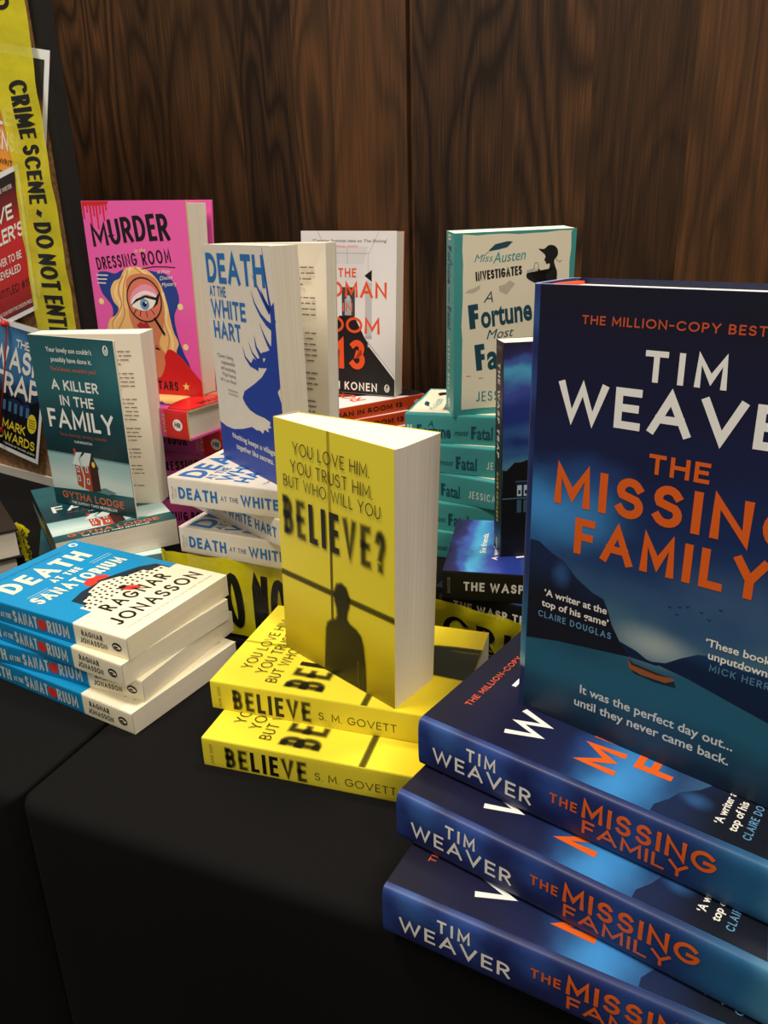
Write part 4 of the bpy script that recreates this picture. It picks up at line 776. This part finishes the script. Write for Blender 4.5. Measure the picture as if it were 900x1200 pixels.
# yellow paperbacks
g = 'yellow paperbacks'
lie('believe', g, (-0.1393, 0.5303, 0.025), -18.0, 'yellow paperback lying directly beneath the standing yellow one')
lie('believe', g, (-0.141, 0.4929, 0.0), -17.9, 'yellow paperback lying flat on the black cloth, bottom of its stack')
Wb, Hb, Tb = 0.1278, 0.1959, 0.025
stand('believe', g, (-0.0846, 0.5778, 0.0501), -46.15, -1.2, 0.3, 'yellow paperback standing upright with a shadowy figure on its cover',
      block=[[(0.0006, 0.0005), (0.1273, 0.0006), (0.1272, 0.0022), (0.0006, 0.002), (0.0006, 0.0005), (0.1274, 0.0009), (0.1276, 0.009), (0.0006, 0.002)], [(0.0006, 0.002), (0.1272, 0.0022), (0.1215, 0.0476), (0.001, 0.0246), (0.0006, 0.002), (0.1276, 0.009), (0.1205, 0.0525), (0.003, 0.0215)]],
      back=[(0.0, 0.0246), (0.1216, 0.0476), (0.1215, 0.048), (0, 0.025), (0.002, 0.0218), (0.1206, 0.0526), (0.1205, 0.053), (0.002, 0.0222)])
# blue and cream stack
g = 'blue and cream paperbacks'
lie('sanat', g, (-0.3776, 0.6399, 0.0595), -28.3, 'blue and cream paperback on top of its stack, white building on the cover')
lie('sanat', g, (-0.3778, 0.6414, 0.0397), -31.0, 'blue and cream paperback second from the top of its stack')
lie('sanat', g, (-0.3759, 0.6304, 0.0198), -25.0, 'blue and cream paperback third from the top, pushed out furthest to the right')
lie('sanat', g, (-0.3728, 0.6327, 0.0), -31.0, 'blue and cream paperback at the bottom of its stack on the cloth')
# dark teal paperbacks
g = 'dark teal paperbacks'
lie('killer', g, (-0.4270, 0.9250, 0.0), -70.0, 'bottom teal paperback, mostly hidden, only its pale corner showing', T=0.0378)
lie('killer', g, (-0.4421, 0.9419, 0.038), -61.0, 'dark teal paperback lying under the standing teal one, pages facing forward')
kf = lambda u, e: (u * math.cos(math.radians(21)) + e * math.sin(math.radians(21)), -u * math.sin(math.radians(21)) + e * math.cos(math.radians(21)))
stand('killer', g, (-0.3916, 0.8942, 0.0691), -7.5, -0.4, 0.4, 'dark teal paperback standing ajar with a small cracked house on its cover', open_deg=21.0,
      block=[[(0.002, 0.0012), kf(0.1286, 0.0005), kf(0.1284, 0.0026), (0.002, 0.002), (0.002, 0.0012), kf(0.1286, 0.0005), kf(0.1284, 0.0042), (0.002, 0.002)], [(0.0006, 0.002), (0.1285, 0.0035), (0.1285, 0.0285), (0.001, 0.0304), (0.0006, 0.002), (0.1285, 0.0055), (0.1275, 0.044), (0.001, 0.0304)]],
      back=[(0.0, 0.0304), (0.1285, 0.0288), (0.1285, 0.0292), (0, 0.0308), (0.0, 0.0304), (0.1277, 0.0442), (0.1277, 0.0446), (0, 0.0308)], text_page=(1,))
# pink hardbacks
g = 'pink hardbacks'
t = 0.03534
lie('murder', g, (-0.4162, 1.0054, 4 * t), -30.7, 'pink and red hardback lying directly under the standing pink one')
def endpos(right, yaw, H): a = math.radians(yaw); return (right[0] - H * math.cos(a), right[1] - H * math.sin(a))
def put(sty, g, right, z, yaw, label, **kw): x, y = endpos(right, yaw, STY[sty].H); return lie(sty, g, (x, y, z), yaw, label, **kw)
lie('murder', g, (-0.3925, 1.0254, 3 * t), -25, 'pink and red hardback second from the top of the pink stack')
lie('murder', g, (-0.3665, 0.9575, 2 * t), 6.0, 'pink hardback third from the top, its spine turned to the right')
lie('murder', g, (-0.336, 1.083, 1 * t), -30, 'pink hardback hidden in the lower middle of its stack')
lie('murder', g, (-0.3875, 0.989, 0), -8.0, 'pink hardback at the bottom of its stack, spine glimpsed between two white ones')
stand('murder', g, (-0.3543, 1.019, 5 * t), -23.2, -0.2, 1.05, 'pink hardback standing upright with an eye behind a magnifying glass',
      block=[[(0.002, 0.0024), (0.146, 0.003), (0.146, 0.0315), (0.002, 0.033), (0.002, 0.0024), (0.146, 0.0055), (0.146, 0.0440), (0.002, 0.033)]],
      back=[(0, 0.033), (0.149, 0.0332), (0.149, 0.0356), (0, 0.0354), (0, 0.033), (0.149, 0.0515), (0.149, 0.054), (0, 0.0354)])
# white and blue paperbacks
g = 'white and blue paperbacks'; t = 0.02666
lie('hart', g, (-0.2014, 0.7051, 5 * t), -23.5, 'white paperback lying on top of its stack, under the standing stag book')
put('hart', g, (-0.0655, 0.6255), 4 * t, -47, 'white paperback second from top, twisted out of line with its stack')
lie('hart', g, (-0.1989, 0.7131, 3 * t), -24.9, 'white paperback third from the top, just below the twisted one')
lie('hart', g, (-0.1945, 0.7145, 2 * t), -15.0, 'white paperback fourth from the top, half covered by yellow tape')
lie('hart', g, (-0.190, 0.728, 1 * t), -18.0, 'white paperback second from the bottom, hidden by the yellow tape')
lie('hart', g, (-0.192, 0.726, 0), -20.0, 'white paperback at the bottom of its stack behind the yellow tape')
pl_ = lambda a, o_: (0.1285 * math.cos(math.radians(a)), o_ + 0.1285 * math.sin(math.radians(a)))
stand('hart', g, (-0.158, 0.7606, 6 * t), -54.5, -0.2, -0.8, 'white paperback standing fanned open with a blue stag silhouette',
      block=[[(0.0006, 0.0006), (0.128, 0.0012), (0.128, 0.026), (0.001, 0.0135)] * 2,
             [(0.001, 0.0140), pl_(15, 0.0140), pl_(20.5, 0.0140), (0.001, 0.0262), (0.001, 0.0140), pl_(19.5, 0.0140), pl_(26, 0.0140), (0.001, 0.0262)]],
      back=[(0.0, 0.0263), pl_(20.6, 0.0142), pl_(20.6, 0.0147), (0, 0.0267), (0.0, 0.0263), pl_(26.1, 0.0142), pl_(26.1, 0.0147), (0, 0.0267)], text_page=(1,))
# corridor paperbacks
g = 'white and orange paperbacks'; t = 0.01932
put('room', g, (0.0627, 1.1288), 6 * t, 32.8, 'orange spined paperback lying under the standing corridor book')
put('room', g, (0.0650, 1.1225), 5 * t, 30.5, 'orange spined paperback second from the top of its stack')
for k in range(4, -1, -1): put('room', g, (0.075 + 0.002 * (k % 2), 1.110), k * t, 16 + (k % 3), 'orange spined paperback hidden low behind the white stag book')
stand('room', g, (-0.1126, 1.1654, 7 * t + 0.0014), -23.9, -3.28, 0.7, 'white paperback standing upright with a corridor and orange title', T=0.027)
# teal and cream paperbacks
g = 'teal and cream paperbacks'; t = 0.03344
lie('fortune', g, (0.0274, 0.8906, 4 * t), -16.8, 'teal and cream paperback on top of its stack, under the standing one')
lie('fortune', g, (0.0122, 0.8921, 3 * t), -21.7, 'teal spined paperback second from the top of the teal stack')
lie('fortune', g, (0.0037, 0.9126, 2 * t), -34.0, 'teal spined paperback in the middle of the teal stack')
lie('fortune', g, (0.0044, 0.889, 1 * t), -24.0, 'teal spined paperback second from the bottom of the teal stack')
lie('fortune', g, (0.0050, 0.880, 0), -22.0, 'teal spined paperback at the bottom of its stack on the table')
stand('fortune', g, (0.0815, 0.8718, 5 * t), 8.2, 2.88, -0.63, 'teal and cream paperback standing upright with a bonneted lady silhouette', T=0.037)
# lake house paperbacks
g = 'black spined paperbacks with a stormy sky'; t = 0.0309
lie('wasp', g, (0.0548, 0.6919, t), -11.7, 'black spined paperback lying under the standing lake house book')
lie('wasp', g, (0.0500, 0.7200, 0), -31.0, 'black spined paperback at the bottom, askew behind the yellow tape')
stand('wasp', g, (0.1149, 0.7184, 2 * t), 4.5, -1.5, -0.4, 'black spined paperback standing upright with a lake house at night')
# black hardbacks at the left edge
g = 'black hardbacks'
def dark(corner, z, yaw, label):
    S = STY['dark']; a = math.radians(yaw + 180); c, s = math.cos(a), math.sin(a)
    return lie('dark', g, (corner[0] - (-s * S.W), corner[1] - (c * S.W), z), yaw + 180, label)
dark((-0.412, 0.818), 0.0, 30, 'black hardback at the bottom of the stack cut by the left edge')
dark((-0.405, 0.815), 0.034, 33, 'black hardback second in the stack cut by the left edge, corner showing')
dark((-0.452, 0.848), 0.068, 38, 'black hardback on top of the stack cut by the left edge')

# ------------------------------------------------------------------ pinboard with posters
BO = Vector((-0.528, 1.174, 0)); BE = Vector((0.82481, -0.56541, 0)); BN = Vector((-0.56541, -0.82481, 0))     # along, and out towards the room
def bd(e, z, o=0.0): q = BO + BE * e + BN * o; return (q.x, q.y, TZ + z)
def bbox(mb, e0, e1, z0, z1, o0, o1, m_):
    mb.hexa([bd(e0, z0, o1), bd(e1, z0, o1), bd(e1, z0, o0), bd(e0, z0, o0), bd(e0, z1, o1), bd(e1, z1, o1), bd(e1, z1, o0), bd(e0, z1, o0)], m_)
def cork():
    mt, nt, b = bsdf_mat('cork'); tc = nt.nodes.new('ShaderNodeTexCoord'); no = nt.nodes.new('ShaderNodeTexNoise'); no.inputs['Scale'].default_value = 160; no.inputs['Detail'].default_value = 6; nt.links.new(tc.outputs['Object'], no.inputs['Vector'])
    r_ = nt.nodes.new('ShaderNodeValToRGB'); nt.links.new(no.outputs['Fac'], r_.inputs[0]); r_.color_ramp.elements[0].position = 0.3; r_.color_ramp.elements[0].color = (*lin((120, 84, 48)), 1); r_.color_ramp.elements[1].position = 0.7; r_.color_ramp.elements[1].color = (*lin((182, 138, 88)), 1)
    nt.links.new(r_.outputs[0], b.inputs['Base Color']); b.inputs['Roughness'].default_value = 0.9
    return mt
br = root_at('pinboard', bd(-0.2, 0.0), 0); brl = Vector(br.location)
class MBL(MB):
    def __init__(s): super().__init__(lambda p: Vector(p) - brl)
mb = MBL(); bbox(mb, -0.6, 0.168, 0.014, 0.9, -0.012, 0.0, cork()); mb.build('cork_panel', br)
fm = ink((196, 190, 178), 0.45, name='grey_frame'); bkm = ink((22, 20, 19), 0.5)
mb = MBL(); bbox(mb, -0.6, 0.168, 0.0, 0.014, -0.02, 0.004, fm); mb.build('bottom_rail', br)
mb = MBL(); bbox(mb, 0.160, 0.176, 0.02, 0.9, -0.018, 0.003, bkm); mb.build('side_rail', br)
mb = MBL(); bbox(mb, -0.6, 0.176, 0.9, 0.918, -0.026, 0.004, fm); mb.build('top_rail', br)
mb = MBL(); bbox(mb, -0.618, -0.6, 0.0, 0.918, -0.026, 0.004, fm); mb.build('side_rail', br)
tag(br, 'cork pinboard with pale frame behind the posters at far left', 'pinboard')
def poster(name, quad, bg, draw, label, lift):
    """a laminated sheet: quad = TL, TR, BR, BL in board millimetres; printed in a unit square"""
    TL, TR, BR, BL = [Vector(q) * mm for q in quad]
    mb = MB()
    def fn(a, b, e):
        q = BL.lerp(BR, a).lerp(TL.lerp(TR, a), b); return bd(q.x, q.y, lift + 0.006 * math.sin(math.pi * a) * 0.3 + e)
    n = 8
    for i in range(n):
        a0, a1 = i / n, (i + 1) / n
        mb.poly([fn(a0, 0, 0), fn(a1, 0, 0), fn(a1, 1, 0), fn(a0, 1, 0)], ink((226, 230, 228), 0.25, name='laminated_paper'), [(a0, 0), (a1, 0), (a1, 1), (a0, 1)], True)
        mb.poly([fn(a0, 0, -0.0006), fn(a0, 1, -0.0006), fn(a1, 1, -0.0006), fn(a1, 0, -0.0006)], WHITE)
    for (a, b) in (((0, 0), (1, 0)), ((1, 0), (1, 1)), ((1, 1), (0, 1)), ((0, 1), (0, 0))): mb.poly([fn(*a, 0), fn(*a, -0.0006), fn(*b, -0.0006), fn(*b, 0)], WHITE)
    pr = Print(mb, lambda a, b, e: fn(a, b, e * 3), lambda a, b: (a, b), )
    for i in range(n):
        a0, a1 = 0.04 + 0.92 * i / n, 0.04 + 0.92 * (i + 1) / n; pr.rect(a0, 0.035, a1, 0.965, bg, 1)
    draw(pr)
    return tag(mb.build(name), label, 'poster')
OGB = art('orange_poster_print', [(0.0, (232, 140, 40)), (0.62, (238, 154, 50)), (0.74, (190, 128, 60)), (0.84, (60, 56, 50)), (1.0, (46, 50, 46))], namt=0.04, rough=0.25)
RDB = art('red_poster_print', [(0.0, (52, 18, 18)), (0.1, (150, 26, 26)), (0.3, (196, 34, 34)), (0.6, (204, 40, 38)), (0.78, (120, 24, 24)), (0.92, (40, 22, 22)), (1.0, (34, 22, 22))], namt=0.05, rough=0.25)
WPB = art('lake_poster_print', [(0.0, (14, 14, 18)), (0.3, (18, 22, 30)), (0.5, (26, 50, 84)), (0.62, (50, 110, 160)), (0.9, (60, 130, 180)), (1.0, (30, 60, 100))], nscale=(3, 4), namt=0.2, rough=0.25, spots=[(0.9, 0.95, 0.4, 0.2, (14, 18, 26), 0.9, 0.4)])
PW = ink((236, 232, 222), 0.35)
def d_or(p):
    caps(p, 'KILLER', 0.3, 0.8, 0.69, 0.07, PW, 0.2, 3, 0.14); caps(p, 'SUSPENSE', 0.26, 0.78, 0.59, 0.08, PW, 0.2, 3, 0.14)
    kk = ink((60, 40, 20), 0.4); words(p, 'THE BEST WRITTEN', 0.3, 0.8, 0.53, 0.025, kk, 0.0, 3); words(p, 'THRILLER YOU\u2019LL EVER', 0.3, 0.82, 0.48, 0.025, kk, 0.0, 3)
    words(p, 'COVER TO', 0.4, 0.84, 0.39, 0.045, PW, 0.01, 3); words(p, 'BE REVEALED', 0.34, 0.86, 0.32, 0.045, PW, 0.01, 3); words(p, 'THE', 0.5, 0.72, 0.235, 0.05, kk, 0.006, 3); words(p, 'INVESTIGATOR', 0.3, 0.86, 0.165, 0.045, kk, 0.006, 3)
def d_rd(p):
    words(p, 'FROM THE PENGUIN HOUSE WRITER', 0.2, 0.88, 0.87, 0.03, PW, 0.0, 3)
    caps(p, 'FIVE', 0.42, 0.84, 0.68, 0.10, PW, 0.2, 3, 0.12); caps(p, "KILLER'S", 0.3, 0.96, 0.54, 0.10, PW, 0.2, 3, 0.12)
    words(p, 'COVER TO BE', 0.4, 0.88, 0.40, 0.055, PW, 0.012, 3); words(p, 'REVEALED', 0.46, 0.84, 0.315, 0.055, PW, 0.012, 3)
    caps(p, 'UNTITLED #19', 0.34, 0.95, 0.19, 0.055, ink((70, 20, 18), 0.4), 0.12, 3, 0.2); words(p, 'COMING SOON FROM THE LONDON PRESS', 0.3, 0.94, 0.065, 0.028, PW, 0.0, 3)
def d_wp(p):
    caps(p, 'THE', 0.52, 0.74, 0.83, 0.06, PW, 0.2, 3, 0.16); caps(p, 'WASP', 0.14, 0.94, 0.65, 0.17, PW, 0.2, 3, 0.12); caps(p, 'TRAP', 0.16, 0.94, 0.46, 0.17, PW, 0.2, 3, 0.12)
    tr = [(0.06, 0.3)]
    rn = random.Random(2)
    for i in range(16): tr.append((0.06 + 0.88 * i / 15, 0.45 + rn.uniform(-0.03, 0.04)))
    tr.append((0.94, 0.3)); p.poly(tr, ink((14, 16, 20), 0.3), 2)
    for x in (0.35, 0.45, 0.55, 0.65, 0.75): p.rect(x, 0.33, x + 0.05, 0.41, ink((70, 110, 150), 0.3), 3)
    p.oval(0.86, 0.30, 0.075, 0.075, ink((226, 206, 50), 0.3), 3.5)
    for i in range(4): p.rect(0.81, 0.265 + 0.02 * i, 0.91, 0.272 + 0.02 * i, ink((120, 104, 30), 0.3), 4.5)
    ye = ink((226, 206, 50), 0.35); caps(p, 'MARK', 0.36, 0.76, 0.185, 0.075, ye, 0.2, 3, 0.14); caps(p, 'EDWARDS', 0.22, 0.93, 0.09, 0.075, ye, 0.2, 3, 0.14); words(p, 'PUBLISHED BY MICHAEL JOSEPH', 0.4, 0.94, 0.055, 0.018, PW, 0.0, 4)
poster('poster', [(-24, 611), (187, 569), (82, 285), (-118, 330)], OGB, d_or, 'orange poster pinned highest on the board, corner past the tape', 0.0035)
poster('poster', [(-62, 417), (90, 452), (77, 269), (-74, 221)], RDB, d_rd, 'red poster with white lettering tilted above the blue poster', 0.007)
poster('poster', [(-40, 257), (98, 239), (10, 35), (-128, 57)], WPB, d_wp, 'blue and black poster with yellow circle, lowest on the board', 0.0105)
# red string and pins
def tube(mb, pts, r, m_, n=8):
    P = [Vector(p) for p in pts]; v = []
    for i, q in enumerate(P):
        t = (P[min(i + 1, len(P) - 1)] - P[max(i - 1, 0)]).normalized(); a = t.cross(Vector((0.3, 0.2, 0.93))).normalized(); b = t.cross(a)
        for k in range(n): an = 2 * math.pi * k / n; v.append(q + a * r * math.cos(an) + b * r * math.sin(an))
    f = [(i * n + k, i * n + (k + 1) % n, (i + 1) * n + (k + 1) % n, (i + 1) * n + k) for i in range(len(P) - 1) for k in range(n)]
    f += [tuple(range(n))[::-1], tuple((len(P) - 1) * n + k for k in range(n))]
    mb.mesh(v, f, m_, smooth=True)
def ball(mb, c, r, m_, sq=1.0, n=12):
    c = Vector(c); v = [c + Vector((0, 0, r * sq))]; f = []
    for i in range(1, n // 2):
        th = math.pi * i / (n // 2)
        for k in range(n): ph = 2 * math.pi * k / n; v.append(c + Vector((r * math.sin(th) * math.cos(ph), r * math.sin(th) * math.sin(ph), r * sq * math.cos(th))))
    v.append(c - Vector((0, 0, r * sq))); m2 = n // 2 - 1
    for k in range(n): f.append((0, 1 + k, 1 + (k + 1) % n)); f.append((len(v) - 1, 1 + (m2 - 1) * n + (k + 1) % n, 1 + (m2 - 1) * n + k))
    for i in range(m2 - 1):
        for k in range(n): f.append((1 + i * n + k, 1 + (i + 1) * n + k, 1 + (i + 1) * n + (k + 1) % n, 1 + i * n + (k + 1) % n))
    mb.mesh(v, f, m_, smooth=True)
PINR = ink((206, 40, 40), 0.3, name='red_plastic')
def pin(e, z, o, label):
    pr_ = root_at('push_pin', bd(e, z, o), 0); l0 = Vector(pr_.location)
    mb = MB(lambda q: Vector(q) - l0); ball(mb, bd(e, z, o + 0.0075), 0.0048, PINR); tube(mb, [bd(e, z, o + 0.001), bd(e, z, o + 0.006)], 0.0028, PINR); mb.build('pin_head', pr_)
    mb = MB(lambda q: Vector(q) - l0); tube(mb, [bd(e, z, -0.006), bd(e, z, o + 0.002)], 0.0006, ink((170, 168, 164), 0.3, metal=1.0)); mb.build('pin_shaft', pr_)
    tag(pr_, label, 'pin')
pin(9, 247, 0, '') if False else None
pin(0.009, 0.247, 0.0125, 'red push pin at the top edge of the blue and black poster')
pin(-0.063, 0.082, 0.0125, 'red push pin low on the blue and black poster')
mb = MB(); tube(mb, [bd(-0.16, 0.345, 0.018), bd(-0.08, 0.298, 0.0178), bd(-0.025, 0.270, 0.0175), bd(0.009, 0.2475, 0.0175), bd(0.012, 0.244, 0.0178), bd(-0.02, 0.17, 0.0178), bd(-0.063, 0.0822, 0.0178)], 0.0011, ink((190, 44, 46), 0.7, name='red_string'))
tag(mb.build('string'), 'thin red string stretched between the red pins on the posters', 'string')

# ------------------------------------------------------------------ yellow caution tape
def tape_mat():
    mt, nt, b = bsdf_mat('yellow_plastic_tape'); tc = nt.nodes.new('ShaderNodeTexCoord'); no = nt.nodes.new('ShaderNodeTexNoise'); no.inputs['Scale'].default_value = 26; no.inputs['Detail'].default_value = 3; nt.links.new(tc.outputs['Object'], no.inputs['Vector'])
    b.inputs['Base Color'].default_value = (*lin((216, 206, 24)), 1); b.inputs['Roughness'].default_value = 0.16; b.inputs['Alpha'].default_value = 0.78; b.inputs['Specular IOR Level'].default_value = 0.6
    bp = nt.nodes.new('ShaderNodeBump'); bp.inputs['Strength'].default_value = 0.5; bp.inputs['Distance'].default_value = 0.004; nt.links.new(no.outputs['Fac'], bp.inputs['Height']); nt.links.new(bp.outputs[0], b.inputs['Normal'])
    return mt
TAPE = tape_mat(); TK = ink((22, 22, 16), 0.25, name='tape_lettering')
def tape(name, low, top, texts, label, n=40, crink=0.0012, seed=1):
    """ribbon between two polylines of equal count; texts = (string, s0, s1, t0, height, cap direction) in 0..1 along and across"""
    rn = random.Random(seed); ph = [rn.uniform(0, 6.28) for _ in range(4)]
    low = [Vector(q) for q in low]; top = [Vector(q) for q in top]
    def along(P, s):
        x = s * (len(P) - 1); i = min(int(x), len(P) - 2); f = x - i
        a, b, c, d = P[max(i - 1, 0)], P[i], P[i + 1], P[min(i + 2, len(P) - 1)]
        return 0.5 * ((2 * b) + (c - a) * f + (2 * a - 5 * b + 4 * c - d) * f * f + (3 * b - a - 3 * c + d) * f ** 3)
    def nrm(s):
        return (along(low, min(s + .02, 1)) - along(low, max(s - .02, 0))).cross(along(top, s) - along(low, s)).normalized()
    def fn(s, t, e):
        q = along(low, s).lerp(along(top, s), t); c = crink * (math.sin(s * 47 + ph[0] + t * 3) + 0.7 * math.sin(s * 91 + ph[1] - t * 5) + 0.8 * math.sin(t * 6 + s * 9 + ph[2]))
        return tuple(q + nrm(s) * (c + e))
    mb = MB(); m = 6; v = []; v2 = []
    for i in range(n + 1):
        for j in range(m + 1): v.append(fn(i / n, j / m, 0)); v2.append(fn(i / n, j / m, -0.00012))
    F = [(i * (m + 1) + j, (i + 1) * (m + 1) + j, (i + 1) * (m + 1) + j + 1, i * (m + 1) + j + 1) for i in range(n) for j in range(m)]
    mb.mesh(v, F, TAPE, smooth=True); 
    L_ = sum((along(low, (i + 1) / 30) - along(low, i / 30)).length for i in range(30)); Wd = (along(top, .5) - along(low, .5)).length
    pr = Print(mb, lambda a, b, e: fn(a / L_, b / Wd, e + 0.0003))
    for (s, s0, s1, t0, h_, *wt) in texts: caps_sub(pr, s, s0 * L_, s1 * L_, t0 * Wd, h_ * Wd, *wt)
    o = mb.build(name); return tag(o, label, 'tape')
def caps_sub(pr, s, x0, x1, y, h, wt=0.16):
    # letters cut into short pieces so that they follow the ribbon
    def split(pts, k=5):
        out = []
        for a, b in zip(pts[:-1], pts[1:]):
            nn = max(1, int(math.dist(a, b) / 0.006)); out += [(a[0] + (b[0] - a[0]) * i / nn, a[1] + (b[1] - a[1]) * i / nn) for i in range(nn)]
        return out + [pts[-1]]
    old = pr.tris
    class PX: pass
    px = PX(); px.tris = old
    global ribbon2d
    keep = ribbon2d
    ribbon2d = lambda pts, wd, cap=True: keep(split(pts) if (Vector(pts[0]) - Vector(pts[-1])).length > 1e-9 else pts, wd, cap)
    caps(px, s, x0, x1, y, h, TK, wt, 1.5, 0.2)
    ribbon2d = keep
# hanging down the right side of the board: runs from the top down, lettering reads downwards
zs = (0.80, 0.65, 0.50, 0.35, 0.20, 0.05)
right = list(zip((0.170, 0.169, 0.164, 0.1635, 0.162, 0.160), zs)); left = list(zip((0.030, 0.045, 0.091, 0.085, 0.080, 0.078), zs))
tape('caution_tape', [bd(e, z, 0.016) for e, z in left], [bd(e, z, 0.0125) for e, z in right],
     [('NOT ENTER', 0.0, 0.245, 0.35, 0.4), ('CRIME SCENE ~ DO NOT ENTER', 0.343, 0.768, 0.33, 0.46, 0.15)], 'yellow tape with black lettering hanging down the pinboard edge', n=60, crink=0.0008)
# lying round the foot of the stacks
Z = TZ
mt_ = [(-0.222, 0.722, .080), (-0.188, 0.7000, .082), (-0.099, 0.672, .080), (-0.02, 0.642, .064), (0.048, 0.654, .050), (0.113, 0.607, .050), (0.15, 0.578, .046)]
ml_ = [(-0.215, 0.712, .012), (-0.175, 0.690, .006), (-0.100, 0.664, .004), (-0.022, 0.644, .004), (0.046, 0.661, .004), (0.111, 0.614, .004), (0.148, 0.584, .004)]
tape('caution_tape', [(x, y, Z + z) for x, y, z in ml_], [(x, y, Z + z) for x, y, z in mt_], [('DO NOT', 0.195, 0.317, 0.1, 0.72, 0.12), ('CRIME', 0.68, 0.95, 0.05, 0.6, 0.15)], 'yellow tape curling along the foot of the white stack and behind the yellow books', n=80, seed=4)
tape('caution_tape', [(-0.402, 0.835, Z + .003), (-0.423, 0.872, Z + .003), (-0.452, 0.925, Z + .003), (-0.466, 0.965, Z + .003)], [(-0.410, 0.829, Z + .022), (-0.432, 0.867, Z + .026), (-0.461, 0.921, Z + .026), (-0.478, 0.962, Z + .020)], [('CRIME', 0.1, 0.9, 0.04, 0.5)], 'short piece of yellow tape on the cloth beside the teal books', n=24, seed=6)
